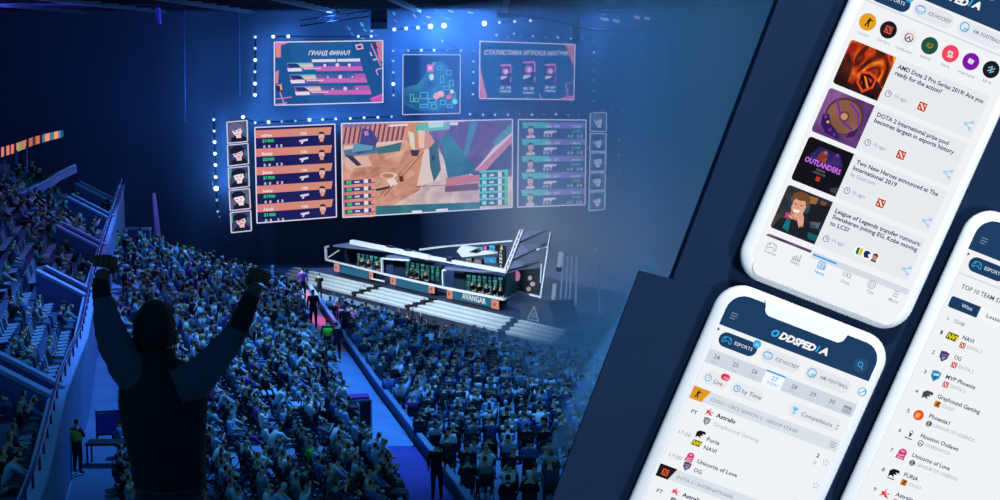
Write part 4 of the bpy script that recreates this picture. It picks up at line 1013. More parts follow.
for side, (lst, where) in enumerate(((L_, 'left'), (R_, 'right'))):
    for i, q in enumerate(lst):
        bg, skin, top_ = tones[i]
        if side: bg, skin = (62, 88, 134), (190, 196, 214)
        root, s, pic = screen('small portrait screen, %s from the top of the %s column' % (ORD[i], where), q, bg, (206, 200, 222) if not side else (176, 186, 208), 1.0, SY, 'portrait screens either side of the statistics', 'hanging_portrait_screen')
        tl = -0.05 + 0.1 * ((i * 7 + side * 3) % 3 - 1)
        C_ = lambda u, v: bil(q, u + tl * (0.6 - v), v)
        dark = (24, 26, 52) if not side else (34, 52, 96)
        s.many('portrait', [([C_(0.1, 0.98), C_(0.16, 0.78), C_(0.4, 0.68), C_(0.7, 0.68), C_(0.9, 0.8), C_(0.94, 0.98)], dark), ([C_(0.40, 0.6), C_(0.66, 0.6), C_(0.66, 0.8), C_(0.42, 0.8)], skin),
            ([C_(0.22, 0.36), C_(0.3, 0.58), C_(0.46, 0.74), C_(0.62, 0.72), C_(0.76, 0.5), C_(0.74, 0.3), C_(0.4, 0.24)], skin),
            ([C_(0.12, 0.42), C_(0.16, 0.2), C_(0.36, 0.08), C_(0.64, 0.08), C_(0.82, 0.24), C_(0.84, 0.5), C_(0.76, 0.5), C_(0.7, 0.34), C_(0.4, 0.36 if top_ == 'hair' else 0.44)], dark if top_ == 'hair' or i != 0 else (96, 100, 140)),
            ([C_(0.8, 0.3), C_(0.92, 0.34), C_(0.92, 0.62), C_(0.82, 0.6)], (50, 120, 140) if not side else (60, 100, 140)), ([C_(0.02, 0.03), C_(0.14, 0.03), C_(0.1, 0.5), C_(0.02, 0.6)], (70, 150, 160) if i in (2, 4) and not side else bg),
            (seg(*C_(0.42, 0.62), *C_(0.58, 0.6), 0.7), (170, 110, 130) if not side else (90, 100, 140)), (seg(*C_(0.34, 0.48), *C_(0.44, 0.47), 0.7), (70, 50, 80)), (seg(*C_(0.54, 0.46), *C_(0.64, 0.45), 0.7), (70, 50, 80))], 2)

# ---- upper screens
q = [(274.4, 42.2), (382.8, 40.6), (383, 102.2), (274.8, 105.2)]
root, s, pic = screen('upper screen reading grand final with three pink score bars', q, (30, 84, 148))
s.many('picture_art', [([(290, 42), (352, 42), (356, 103), (310, 104), (292, 60)], (34, 92, 154)), (cell(q, 0.01, 0.02, 0.06, 0.24), (214, 138, 140)), ([(275, 43), (291, 42), (276, 47)], (226, 120, 190)), ([(275.5, 72), (279, 70), (278, 84), (275.8, 86)], (206, 132, 150)), ([(275.5, 84), (282, 83.6), (283, 91), (277, 92)], (40, 40, 92)),
    ([(276, 85.4), (281.6, 83.6), (282.4, 90), (280.4, 90.4), (280, 86)], (222, 150, 156)), (seg(280, 92, 284, 103, 1.2), (206, 140, 190)), (seg(276, 99, 292, 97, 1.0), (200, 130, 190)), ([(275.5, 104), (288, 102), (286, 104.6)], (200, 120, 190))], 2)
s.many('picture_art', [([(355, 45), (362, 43.4), (364, 48.6), (357, 50)], (220, 170, 210)), ([(357, 46), (361, 45.2), (362, 47.6), (358, 48.6)], (30, 66, 128)), ([(376, 42), (382.6, 41), (382.7, 62), (379, 60)], (196, 120, 150)), ([(370, 46), (376, 44), (378, 48), (372, 50)], (56, 50, 120)), (seg(371, 44, 381, 66, 1.0), (214, 150, 196)), (seg(373, 60, 377, 59, 1.6), (210, 180, 220)), (seg(370, 52, 372, 56, 1.4), (210, 180, 220)),
    (seg(376, 70, 382, 68, 1.2), (206, 160, 210)), (seg(376, 70, 378, 75, 1.0), (206, 160, 210)), ([(371, 101.6), (382.6, 94), (382.8, 101.6)], (190, 84, 176)), ([(370, 98.4), (382.6, 93.6), (382.8, 95), (372, 101)], (214, 90, 190))], 2)
s.text('title_text', 'ГРАНД ФИНАЛ', 308.4, 55.2, 4.2, (214, 214, 232), 42, -0.006, 4, None, 0.025, 0.3)
s.many('column_heads', [([(311.6, 59.4), (335.6, 59), (336, 61.8), (312.4, 62.2)], (216, 216, 232)), ([(336.8, 59), (360, 58.4), (360.4, 61.4), (337.2, 61.8)], (212, 212, 232))], 3)
for i, (x0, x1, y) in enumerate(((286.4, 360.6, 62.4), (289.4, 364.8, 74.2), (294.2, 369, 86.0))):
    row = s.poly('score_bar', [(x0, y + 0.6), (x1, y - 0.6), (x1 + 2.6, y + 8.4), (x0 + 2.4, y + 9.4)], (172, 96, 178) if i else (92, 90, 186), 2)
    s.many('bar_marks', [([(x0 + 28, y + 4), (x1 + 1.3, y + 4), (x1 + 2.6, y + 8.2), (x0 + 30, y + 8.6)], (196, 104, 186)), ([(x0, y + 0.6), (x0 + 26, y + 0.2), (x0 + 28, y + 5.2), (x0 + 6, y + 6)], (120, 190, 196) if i < 2 else (200, 160, 190)), ([(x0, y + 1), (x0 + 10, y + 1), (x0 + 18, y + 5), (x0 + 4, y + 5.4)], (40, 56, 120)),
        ([(x0 + 12, y + 2.6), (x0 + 26, y + 1.6), (x0 + 27, y + 4.6), (x0 + 16, y + 5.2)], (226, 190, 186)), ([(x0 + 0.8, y + 6), (x0 + 15, y + 5.8), (x0 + 16, y + 8.8), (x0 + 2, y + 9.2)], (226, 216, 236)), ([(x0 + 17, y + 5.8), (x0 + 34, y + 5.4), (x0 + 34.6, y + 6.6), (x0 + 17.4, y + 7)], (226, 190, 226)),
        (circ(x0 + 51, y + 2.6, 2.0, 8), (222, 196, 226)), (circ(x0 + 38.6, y + 3, 1.6 if i == 0 else 0.9, 6), (224, 214, 236)), (circ(x0 + 63, y + 2.6, 1.6 if i == 0 else 0.9, 6), (224, 214, 236))], 3, row)
q = [(403.2, 54.6), (460.4, 54.8), (460, 113.4), (402.6, 114.6)]
root, s, pic = screen('square screen showing a blue minimap, between the two upper screens', q, (30, 72, 140), (190, 198, 224), 0.8)
s.many('picture_map', [([(403.6, 88), (418, 84), (428, 70), (440, 60), (452, 72), (457, 100), (440, 111), (416, 110), (404, 104)], glow_picture('map_pixels', [(0.3, (30, 76, 140)), (0.55, (44, 110, 158)), (0.75, (66, 146, 176))], 0.5, 4, 0.6))], 1)
it = []
for x, y, w, h in ((432, 62, 4, 3), (437, 66, 5, 4), (446, 70, 6, 5), (440, 76, 4, 7), (449, 80, 5, 6), (443, 86, 7, 4), (420, 92, 8, 7), (410, 94, 4, 8), (414, 98, 5, 4), (428, 98, 8, 5), (420, 104, 8, 4), (431, 104, 6, 5), (440, 100, 6, 5), (447, 104, 6, 4), (452, 92, 4, 6), (436, 92, 5, 5)):
    it.append(([(x, y), (x + w, y), (x + w, y + h), (x, y + h)], (88, 168, 190))); it.append(([(x + 1, y + 1), (x + w - 1, y + 1), (x + w - 1, y + h - 1), (x + 1, y + h - 1)], (34, 84, 142)))
s.many('map_blocks', it, 2)
s.many('map_markers', [([(427, 64.6), (433.6, 64.4), (433.6, 71.6), (427.2, 71.6)], (206, 104, 160)), ([(428.6, 66.2), (432, 66.2), (432, 69.8), (428.6, 69.8)], (236, 150, 180)), (circ(431.6, 77, 2.4, 10, 3.4), (196, 208, 200)), (circ(436.4, 96, 3.2, 10), (240, 150, 140)), (circ(441, 94, 3.4, 10), (236, 160, 150)), ([(446, 96), (451, 93), (451, 99), (446, 99)], (222, 110, 130)), (circ(452, 91.4, 2, 8), (230, 220, 120)), (circ(455, 101.6, 2.8, 10), (120, 210, 220))], 4)
q = [(480, 41.2), (575, 44.4), (573.8, 99.8), (479.4, 98.4)]
root, s, pic = screen('upper screen reading match player statistics with three violet badges', q, (26, 82, 142), (216, 202, 226))
s.many('picture_art', [([(480, 68), (487, 96), (486, 98), (479.4, 98)], (206, 128, 150)), ([(480, 90), (484, 98), (479.6, 98)], (196, 90, 170)), ([(560, 44), (574.6, 44.4), (574, 56), (568, 46.6)], (206, 140, 138)), ([(566, 46), (574.8, 48), (574.6, 70)], (200, 124, 146)), (seg(566, 84, 568, 98, 1.8), (200, 90, 170)), (seg(566, 84, 573, 82, 1.2), (200, 90, 170)), ([(560, 98), (573.8, 95), (573.8, 99.6), (562, 99.4)], (202, 126, 170)), (seg(539, 93, 541, 98.6, 1.4), (196, 90, 170)), ([(524, 98.8), (528, 96.6), (527.6, 99)], (210, 150, 170))], 2)
s.text('title_text', 'СТАТИСТИКА ИГРОКА МАТЧИ', 484, 54.6, 4.4, (206, 210, 228), 84, 0.012, 4, None, 0.025, 0.3)
for i, (x, y, k) in enumerate(((505.4, 64, 1.0), (528.6, 61, 1.15), (550, 63.6, 1.0))):
    row = s.poly('player_badge', [(x - 5.4 * k, y), (x + 6 * k, y), (x + 6 * k, y + 20 * k), (x - 5.4 * k, y + 20 * k)], (36, 56, 118), 2)
    s.many('badge_marks', [([(x - 5 * k, y + 0.4), (x + 5.6 * k, y), (x + 5.6 * k, y + 2.2), (x - 5 * k, y + 2.6)], (206, 120, 206)), (circ(x, y + 7.4 * k, 3.8 * k, 14), (176, 84, 186)), (circ(x + 0.5, y + 7.6 * k, 2.2 * k, 10), (226, 196, 232)), ([(x + 4.6 * k, y + 2), (x + 6 * k, y + 2), (x + 6 * k, y + 10 * k), (x + 4.6 * k, y + 9 * k)], (206, 110, 200)), ([(x - 4.6 * k, y + 12.2 * k), (x + 2 * k, y + 12.2 * k), (x + 1 * k, y + 14 * k), (x - 4.6 * k, y + 16 * k)], (206, 206, 226)), ([(x + 4.8 * k, y + 13 * k), (x + 5.8 * k, y + 13 * k), (x + 5.8 * k, y + 18 * k), (x + 4.8 * k, y + 19 * k)], (206, 110, 200))], 3, row)
    s.text('score_text', '20', x - 5.4, y + 25.0 * k, 2.8, (206, 210, 228), 4.4, 0, 4, row); s.text('score_text', ['74', '100', '61'][i], x + 0.6, y + 25.0 * k, 2.8, (206, 210, 228), 5, 0, 4, row)
    s.text('score_text', 'DAMAGE', x - 5.6, y + 28.4 * k, 2.2, (196, 202, 224), 11, 0, 4, row)

# ================================================================== LAMPS AND RIGGING
can_m = mat('lamp_housing', (30, 36, 50), 0.5, metal=0.4)
def lamp_mesh(r, rgb, st):
    b = MB(); lens = glow(rgb, st)
    b.tube([(0, -0.12, 0), (0, 0.3, 0), (0, 0.5, 0)], [r * 1.15, r * 1.1, r * 0.6], can_m, 12)
    b.add([(r * math.cos(2 * PI * k / 14), -0.13, r * math.sin(2 * PI * k / 14)) for k in range(14)], [tuple(range(14))], lens)
    b.add([(r * 1.5, 0.05, -0.05), (r * 1.5, 0.25, -0.05), (r * 1.5, 0.25, r * 2.2), (r * 1.5, 0.05, r * 2.2)], [(0, 1, 2, 3)], can_m)
    b.add([(-r * 1.5, 0.05, -0.05), (-r * 1.5, 0.25, -0.05), (-r * 1.5, 0.25, r * 2.2), (-r * 1.5, 0.05, r * 2.2)], [(0, 1, 2, 3)], can_m)
    return b.mesh('spotlight', Vector((0, 0, 0)))
LM = {3: lamp_mesh(0.18, (214, 232, 255), 2.0), 2: lamp_mesh(0.135, (196, 222, 255), 1.6), 1: lamp_mesh(0.12, (150, 190, 240), 1.1), 4: lamp_mesh(0.25, (226, 244, 255), 3.0), 0: lamp_mesh(0.09, (110, 150, 200), 0.7)}
rows = [
 ('in the column left of the grand final screen', [(255.5, 37.2, 2), (255.5, 48.4, 2), (255.4, 60, 3), (255.2, 71.8, 2), (255.2, 83.6, 3), (255.2, 95, 3)], 'down'),
 ('in the row over the grand final screen', [(273.4, 36.6, 3), (288.4, 36.4, 3), (358.4, 36.4, 2), (371.4, 36.2, 2), (371.6, 31.2, 1)], 'across'),
 ('in the bright row above the minimap screen', [(394.4, 29.4, 3), (406.2, 28.4, 3), (418, 27.6, 3), (430.6, 26.4, 4), (444, 25.6, 4)], 'across'),
 ('in the bright row over the match statistics screen', [(484.4, 23.4, 4), (499.4, 22.4, 2), (514.6, 21.6, 2), (530.4, 20.6, 2)], 'across'),
 ('in the small row atop the match statistics screen', [(496.6, 35, 1), (508.2, 37.2, 0), (514, 33.8, 1), (520.8, 36.2, 0), (533, 36.4, 1), (545.8, 37.2, 0), (557.8, 37.4, 1), (571, 38.6, 1), (582.6, 39, 0)], 'across'),
 ('in the small row over the minimap screen', [(393.2, 50.8, 1), (408.4, 50.4, 1), (421.4, 50.2, 2), (434.2, 50.2, 2), (447.6, 50.4, 0), (461, 50.6, 1), (442.4, 41, 1)], 'across'),
 ('in the column left of the minimap screen', [(393.2, 61, 1), (393.4, 72.4, 1), (393.4, 84, 3), (393.6, 95.2, 1)], 'down'),
 ('in the column right of the minimap screen', [(473.6, 51.2, 0), (473.4, 61.4, 1), (473.4, 72, 1), (473.2, 83, 1), (473, 94.2, 1)], 'down'),
 ('in the row over the left statistics screen', [(243.2, 117, 3), (255.4, 122.6, 2), (268.8, 122, 3), (282, 121.4, 1), (295.6, 120.8, 1), (309.6, 119.8, 3), (322.8, 119.4, 2), (336, 118.8, 2)], 'across'),
 ('in the row over the game view, left half', [(350.4, 118.4, 2), (364.2, 117.6, 2), (378, 117.2, 2), (391.6, 116.6, 1)], 'across'),
 ('in the row over the game view, right half', [(470, 114.2, 1), (483, 114.8, 1), (495, 114.8, 1), (508, 114.8, 1)], 'across'),
 ('in the row over the right statistics screen', [(519.6, 114.6, 0), (532, 114.6, 1), (544, 114.6, 0), (556, 114.2, 1), (568, 115, 0), (579, 115.2, 0), (602.4, 109.4, 0), (613, 109.4, 0), (621.6, 110, 0)], 'across'),
 ('in the outermost left column of lamps', [(214, 119.6, 2), (214.4, 131, 2), (214.8, 142, 3), (215.2, 153.6, 3), (215.8, 165, 3), (216, 177, 3), (216.4, 188.4, 4), (217, 200, 1), (218, 211.4, 1), (219.8, 216.6, 0)], 'down'),
 ('in the column beside the match statistics screen', [(593.6, 42.4, 0), (593.8, 52.4, 1), (593.8, 61, 0), (594, 70.6, 0), (594, 80, 0), (593.8, 91, 0), (593.8, 101, 0)], 'down'),
 ('in the faint column right of the portrait screens', [(618.6, 140, 0), (618.8, 155, 0), (619, 170.4, 0), (619, 190.4, 0)], 'down')]
spot_pts = []
LEDD = {}
tb = {}
for where, pts, way in rows:
    for i, (px, py, k) in enumerate(pts):
        o = bpy.data.objects.new('spotlight', LM[k]); COL.objects.link(o); o.location = at(px, py, 149.0)
        pos = ('topmost' if i == 0 else ORD[i] + ' from the top') if way == 'down' else ('leftmost' if i == 0 else ORD[i] + ' from the left')
        tag(o, 'white stage lamp, %s %s' % (pos, where), 'lamp', 'stage lamps around the screens')
        if k >= 1: spot_pts.append((px, py, k))
    # the batten the row hangs on
    pp_ = [at(x, y, 149.45) for x, y, _ in pts]
    b = MB()
    for p, q_ in zip(pp_, pp_[1:]): b.bar(p, q_, 0.12, 0.12, truss_m)
    b.build('hanging_batten', None, 'thin dark batten carrying the lamps ' + where, 'batten', 'lamp battens')
# tilted moving heads near the ceiling: pale green / pink ovals
oval = [(417, 7.4, 4.4, 3.2, 60, (96, 206, 196)), (443.4, 1, 5, 2.6, 10, (150, 220, 206)), (464.6, 2, 6, 3.4, 20, (110, 210, 190)), (394, 13.6, 4.4, 2.4, 60, (60, 160, 196)), (436.6, 10, 5.6, 2.2, 45, (70, 150, 200)), (451, 11.4, 6.6, 2.0, 15, (130, 206, 206)),
        (470.4, 12.6, 6.6, 2.0, 12, (130, 214, 200)), (503, 5.8, 7, 2.2, 3, (120, 210, 200)), (447, 18.4, 6, 1.6, 5, (130, 190, 220)), (414.6, 15.8, 5.4, 1.8, 50, (170, 150, 220)), (428.2, 17, 5.2, 1.8, 15, (190, 200, 226)), (361.8, 24.4, 5.4, 3, 60, (70, 160, 200)), (348.8, 28.4, 5.6, 2, 60, (56, 130, 196)), (352, 34, 5, 1.8, 50, (50, 120, 190)),
        (364.8, 30, 5, 1.8, 35, (70, 150, 206)), (395.6, 21, 5, 1.6, 45, (120, 130, 210)), (424.6, 23.4, 4, 1.8, 5, (90, 170, 210)), (363, 38.4, 5, 1.6, 10, (76, 160, 206)), (376.4, 35.2, 4, 1.6, 0, (70, 140, 206))]
for i, (px, py, L, W, ang, rgb) in enumerate(oval):
    c = at(px, py, 147.0); a = math.radians(-ang); k = 147.0 / F
    ux, uz = Vector((math.cos(a), 0, math.sin(a))), Vector((-math.sin(a), 0, math.cos(a)))
    th = thing('hanging_moving_lamp', 'tilted %s oval lamp, %s from the left in the ceiling rig' % ('pale green' if rgb[1] > rgb[2] else 'blue' if rgb[0] < 100 else 'lilac' if rgb[1] < 160 else 'pale blue', 'first' if i == 0 else 'PLACE'), 'lamp', c, 'tilted lamps of the ceiling rig')
    b = MB(); n = 16
    ring = [c + ux * (L / 2 * k * math.cos(2 * PI * j / n)) + uz * (W / 2 * k * math.sin(2 * PI * j / n)) for j in range(n)]
    b.prism([c + (p - c) * 1.15 + Vector((0, 0.02, 0)) for p in ring], (0, 0.5, 0), can_m); b.build('housing', th)
    b = MB(); b.poly([p + Vector((0, -0.02, 0)) for p in ring], glow(rgb)); b.build('lens', th)
    oval[i] = (px, py, L, W, ang, rgb, th)
for r_, ent in enumerate(sorted(oval, key=lambda e: e[0])):
    rgb, th = ent[5], ent[6]
    col = 'pale green' if rgb[1] > rgb[2] else 'blue' if rgb[0] < 100 else 'lilac' if rgb[1] < 160 else 'pale blue'
    th['label'] = 'tilted %s oval lamp, %s from the left among the ceiling lamps' % (col, ordinal(r_))
for i, (px, py) in enumerate(((605.4, 19.4), (616.4, 20.8), (637, 17.4), (647.2, 18.4))):
    c = at(px, py, 147.0); k = 0.098
    th = thing('hanging_floodlight', 'pale flat lamp, %s of the four under the right ceiling truss' % ORD[i], 'lamp', c, 'flat lamps under the right ceiling truss')
    d1, d2 = Vector((2.9 * k, 0, -0.9 * k)), Vector((0.5 * k, 0, 1.1 * k))
    sh = [c - d1 - d2, c - d1 * 0.6 - d2 * 1.3, c + d1 - d2, c + d1 + d2, c + d1 * 0.6 + d2 * 1.3, c - d1 + d2]
    b = MB(); b.prism([p + Vector((0, 0.03, 0)) for p in sh], (0, 0.35, 0), can_m); b.build('housing', th)
    b = MB(); b.poly(sh, glow((150, 170, 196))); b.build('lens', th)
# trusses and dark clusters of equipment hanging at the ceiling
def truss(label, a, b_, w):
    th = thing('hanging_truss', label, 'truss', (a + b_) / 2, 'ceiling trusses')
    d = (b_ - a); n = max(4, int(d.length / 1.2))
    c = MB()
    for oy, oz in ((-w, 0), (w, 0), (0, w * 1.4)): c.tube([a + Vector((0, oy, oz)), b_ + Vector((0, oy, oz))], 0.06, truss_m, 5)
    c.build('chords', th)
    c = MB()
    for i in range(n):
        p, q_ = a + d * (i / n), a + d * ((i + 1) / n)
        c.tube([p + Vector((0, -w, 0)), q_ + Vector((0, w, 0))], 0.035, truss_m, 4); c.tube([p + Vector((0, -w, 0)), (p + q_) / 2 + Vector((0, 0, w * 1.4))], 0.035, truss_m, 4); c.tube([(p + q_) / 2 + Vector((0, 0, w * 1.4)), q_ + Vector((0, w, 0))], 0.035, truss_m, 4)
    c.build('lattice', th)
truss('long dark truss across the ceiling above the centre lamps', at(372, 2, 146), at(545, -2, 146), 0.5)
truss('dark truss under the ceiling at the right, carrying the flat lamps', at(598, 12, 146), at(700, 9, 146), 0.5)
truss('dark truss high above the grand final screen', at(300, 26, 148), at(372, 16, 148), 0.4)
for label, px, py, w, h in (('dark loudspeaker array hanging left of the centre lamps', 379, 12, 1.6, 3.2), ('dark boxy loudspeaker array hanging at the ceiling right of the centre lamps', 510, 7, 2.6, 2.0), ('dark slim loudspeaker hanging over the right end of the match statistics screen', 576, 32, 0.7, 2.0)):
    c = at(px, py, 147.5); th = thing('hanging_speaker_array', label, 'speaker', c, 'hanging speaker arrays')
    for j in range(4):
        b = MB(); b.box(c + Vector((0, 0.1 * j, h / 2 - h * (j + 0.5) / 4)), (w, 0.8, h / 4 * 0.9), truss_m, Matrix.Rotation(0.08 * j, 3, 'X')); b.build('speaker_box', th)
b = MB(); b.tube([at(x, y, 146.5) for x, y in ((518, 15), (535, 17), (560, 22), (580, 27.6), (596, 30), (620, 30.4), (650, 28.6), (690, 27.6), (740, 27))], 0.13, mat('black_cable', (12, 16, 34), 0.6), 6)
b.build('hanging_cable', None, 'thick black cable sagging across the ceiling to the right', 'cable')
for i, (px, y0, y1, Y, rgb) in enumerate(((184.4, 4, 122, 149, (44, 70, 130)), (239.2, 8, 96, 149, (40, 64, 120)), (691, 34, 112, 149, (60, 88, 140)), (664.6, 44, 120, 149, (58, 84, 130)))):
    b = MB(); b.tube([at(px, y0, Y), at(px + 0.8, y1, Y)], 0.035, mat('pale_rope', (90, 110, 170), 0.6), 5)
    b.build('hanging_rope', None, 'thin pale rope hanging before the dark wall, %s from the left' % ORD[i], 'rope', 'ropes hanging before the back wall')
c0_, c1_ = at(156, -6, 140), at(159.6, 24, 140)
b = MB(); b.tube([c0_, c1_], [0.3, 0.16], mat('violet_beam_tint', (110, 104, 220), 0.7), 8); b.build('hanging_violet_beam', None, 'narrow violet beam coming down from the ceiling at the top edge', 'pennant')  # purple beam given solid shape and violet colour
# ================================================================== STAGE
SA, SB = at_z(305, 284, 5.4), at_z(561, 347.6, 5.4)
SE = (SB - SA).normalized(); SE.z = 0; SE.normalize()
SN = Vector((-SE.y, SE.x, 0))
if SN.y < 0: SN = -SN
DECK = 6.2
def sw(px, py, off):
    """pixel -> point on the upright plane parallel to the stage front, set back by off"""
    return at_plane(px, py, SA + SN * off, SN)
def sp(u, off, z):
    q = SA + SE * u + SN * off; q.z = z; return q
LEN = (SB - SA).length
def u_of(px, py, off=0.0):
    return (sw(px, py, off) - SA).dot(SE)
mb = MB(); stg = mat('stage_black', (34, 42, 62), 0.7, 0.1, 0.5)
mb.prism([sp(-3, 1.4, LOW), sp(LEN + 1.5, 1.4, LOW), sp(LEN + 9, 13, LOW), sp(2, 15, LOW)], (0, 0, DECK - LOW - 0.02), stg)
mb.build('stage_platform', None, 'dark stage platform carrying the player booths', 'stage', origin=sp(10, 6, LOW))
step_m = mat('white_step', (196, 204, 206), 0.6, 0.05, 1.0)
cuts = [u_of(302, 279, .7), u_of(304.6, 280, .7)]
def steps(label, px0, px1, group='white stage steps'):
    u0, u1 = u_of(px0, 280 + (px0 - 300) * .252, .7), u_of(px1, 280 + (px1 - 300) * .252, .7)
    th = thing('stage_steps', label, 'steps', sp((u0 + u1) / 2, 0.7, 4.4), group)
    for k in range(4):
        b = MB(); z1 = 5.4 + 0.2 * (k + 1)
        if k == 0: b.prism([sp(u0, 0.02, 3.6), sp(u1, 0.02, 3.6), sp(u1, 1.38, 3.6), sp(u0, 1.38, 3.6)], (0, 0, 1.8), stg)
        b.prism([sp(u0, 0.35 * k, 5.4), sp(u1, 0.35 * k, 5.4), sp(u1, 0.35 * k + 0.35, 5.4), sp(u0, 0.35 * k + 0.35, 5.4)], (0, 0, z1 - 0.04 - 5.4), mat('step_riser', (150, 158, 166), 0.7))
        b.prism([sp(u0, 0.35 * k - 0.03, z1 - 0.05), sp(u1, 0.35 * k - 0.03, z1 - 0.05), sp(u1, 0.35 * k + 0.33, z1 - 0.05), sp(u0, 0.35 * k + 0.33, z1 - 0.05)], (0, 0, 0.05), step_m)
        b.build('step', th)
steps('short stub of white steps at the far end of the stage', 289, 298)
steps('white stage steps from the far end to the first dark stair', 305, 360)
steps('white stage steps between the two dark stairs', 361, 420)
steps('white stage steps in front of the lettered booth', 421, 506)
steps('last white stage steps beyond the dark gap, nearest the right', 514, 560)
def stair(label, px, py):
    u = u_of(px, py, 0.7); th = thing('dark_stair', label, 'stair', sp(u, 0.7, 5.3), 'dark stairs across the white steps')
    for k in range(4):
        b = MB(); uu = u - 0.75 + 0.5 * k
        b.prism([sp(uu, 0.35 * k - 0.14, 5.4 + 0.2 * k + 0.1), sp(uu + 0.5, 0.35 * k - 0.14, 5.4 + 0.2 * k + 0.1), sp(uu + 0.5, 0.35 * k + 0.3, 5.4 + 0.2 * k + 0.1), sp(uu, 0.35 * k + 0.3, 5.4 + 0.2 * k + 0.1)], (0, 0, 0.24), blk)
        b.build('tread', th)
stair('dark stair crossing the white steps, the one further from the lettered booth', 366, 292); stair('dark stair crossing the white steps, the one beside the lettered booth', 420, 303)
# ---- booths
rail_w = mat('white_booth_frame', (206, 204, 214), 0.5)
dark_glass = mat('dark_booth_interior', (26, 44, 62), 0.5)
OR_, OR2 = (204, 140, 122), (90, 60, 70)
def booth(label, panel, ends, frame, cols, text=None):
    th = thing('player_booth', label, 'booth', sw(panel[3][0], panel[3][1], 2.2), 'player booths in a row on the stage')
    th.location.z = DECK
    b = MB(); f_ = [sw(x, y, 2.2) for x, y in panel]
    lo = [Vector((p.x, p.y, DECK)) for p in (f_[0], f_[1])]
    b.prism([f_[0], f_[1], lo[1], lo[0]], SN * 0.6, blk); b.build('counter', th)
    b = MB(); b.poly([p - SN * 0.03 for p in f_], glow((46, 102, 134))); pan = b.build('led_panel', th)
    for x0, x1, y0, y1 in ends:
        p = [sw(x0, y0, 2.1), sw(x1, y0 + (x1 - x0) * .24, 2.1), sw(x1, y1 + (x1 - x0) * .24, 2.1), sw(x0, y1, 2.1)]
        b = MB(); b.prism(p, SN * 0.06, glow(OR_))
        c = sum(p, Vector()) / 4
        b.poly([c + (q - c) * 0.35 - SN * 0.03 for q in p], glow((150, 84, 84))); b.build('led_figure', th)
    if text:
        vs, fs, wd = text_shape(text, 0.04)
        p0, p1 = Vector(sw(462, 298.2, 2.15)), Vector(sw(486, 304.2, 2.15)); e = (p1 - p0)
        hgt = 5.4 * (p0 - EYE).length / F
        b = MB(); b.add([p0 + e * (x / wd) + Vector((0, 0, y / 0.7 * hgt)) for x, y in vs], fs, glow((206, 214, 222))); b.build('booth_lettering', pan)
    b = MB()
    for (xa, ya, xb, yb, w) in frame: b.bar(sw(xa, ya, 2.0), sw(xb, yb, 2.0), w, w, rail_w)
    b.build('white_frame', th)
    # lit columns on the back wall of the booth, dark inside
    x0, y0, x1, y1, n, hh = cols
    b = MB(); A_, B_ = sw(x0 - 12, y0 - 4, 4.6), sw(x1 + 2, y1 - 2, 4.6)
    b.prism([A_, B_, Vector((B_.x, B_.y, DECK)), Vector((A_.x, A_.y, DECK))], SN * 0.2, dark_glass); b.build('back_wall', th)
    for i in range(n):
        u = (i + 0.5) / n; x = x0 + (x1 - x0) * u; y = y0 + (y1 - y0) * u
        b = MB(); w = (x1 - x0) / n * 0.3
        for j in range(6):
            ya, yb2 = y + hh * j / 6, y + hh * (j + 0.82) / 6
            sh = RN.uniform(0.6, 1.0); wj = w * RN.uniform(0.6, 1.3)
            b.poly([sw(x - wj, ya, 4.5), sw(x + wj, ya + .3, 4.5), sw(x + wj, yb2 + .3, 4.5), sw(x - wj, yb2, 4.5)], glow((int(74 * sh), int(150 * sh), int(156 * sh))))
        b.build('light_column', th)
    return th
booth('player booth at the far end of the stage, with a plain teal front', [(338.2, 265.2), (369.5, 271.8), (369, 279.4), (339.5, 272)], [(334, 338.6, 263.4, 271), (369.2, 372.4, 271, 279)], [(325.6, 246.8, 326.2, 259.4, .16), (326, 259.6, 382, 273.4, .14), (325.6, 247, 328.4, 246.4, .14), (328, 257.6, 339, 250.4, .08)], (356.5, 252.6, 382, 257.6, 6, 15))
booth('middle player booth, with a plain teal front', [(395, 277.6), (430.5, 286), (430.5, 294), (395.6, 285.6)], [(390.4, 395.2, 276, 284), (428.6, 434, 284.6, 292.4)], [(382, 258.2, 382.4, 273.2, .14), (382, 258.4, 409.4, 260.4, .13), (382.4, 273.6, 443, 287.4, .14), (371.5, 278.6, 384.6, 281.4, .1)], (405, 261, 440, 267, 7, 15))
booth('nearest player booth, with a team name in white letters', [(451.5, 290.2), (497.7, 300.2), (497.7, 308.6), (451.5, 298.6)], [(447, 451.8, 288.8, 298), (491.4, 498.2, 299.2, 308)], [(443, 270.4, 443.4, 286.8, .14), (443, 270.2, 446, 270.2, .13), (443.2, 287.4, 504.4, 299.4, .16)], (466, 274.6, 503, 277.6, 7, 18), 'AVANGAR')
# grey canopies and white beams
can_g = mat('grey_canopy', (104, 104, 128), 0.7, 0.08, 0.5)
def canopy(label, pts, offs):
    p = [sw(x, y, o) for (x, y), o in zip(pts, offs)]
    b = MB(); b.prism(p, (0, 0, 0.12), can_g)
    b.build('hanging_canopy', None, label, 'canopy', 'grey canopy sails over the stage')
canopy('grey canopy sail over the far booth', [(333, 246.6), (350, 243.6), (400, 253.6), (381, 251.6)], [2.2, 6, 6, 2.4])
canopy('grey canopy sail over the middle booth', [(386, 257.4), (414, 251.6), (452, 263), (409, 259.4)], [2.2, 6, 6, 2.4])
canopy('grey canopy sail over the lettered booth', [(444, 269.6), (462, 264.6), (506, 272), (480, 272.4)], [2.2, 5, 2.4, 2.2])
canopy('grey canopy sail right of the twin white tubes, lowest', [(507, 271.6), (515, 262.6), (539, 262.4), (528, 267)], [2.4, 6, 8, 4])
canopy('grey canopy sail right of the twin white tubes, middle one', [(513, 261), (521, 246), (546.6, 245), (530, 253)], [3, 7, 9, 5])
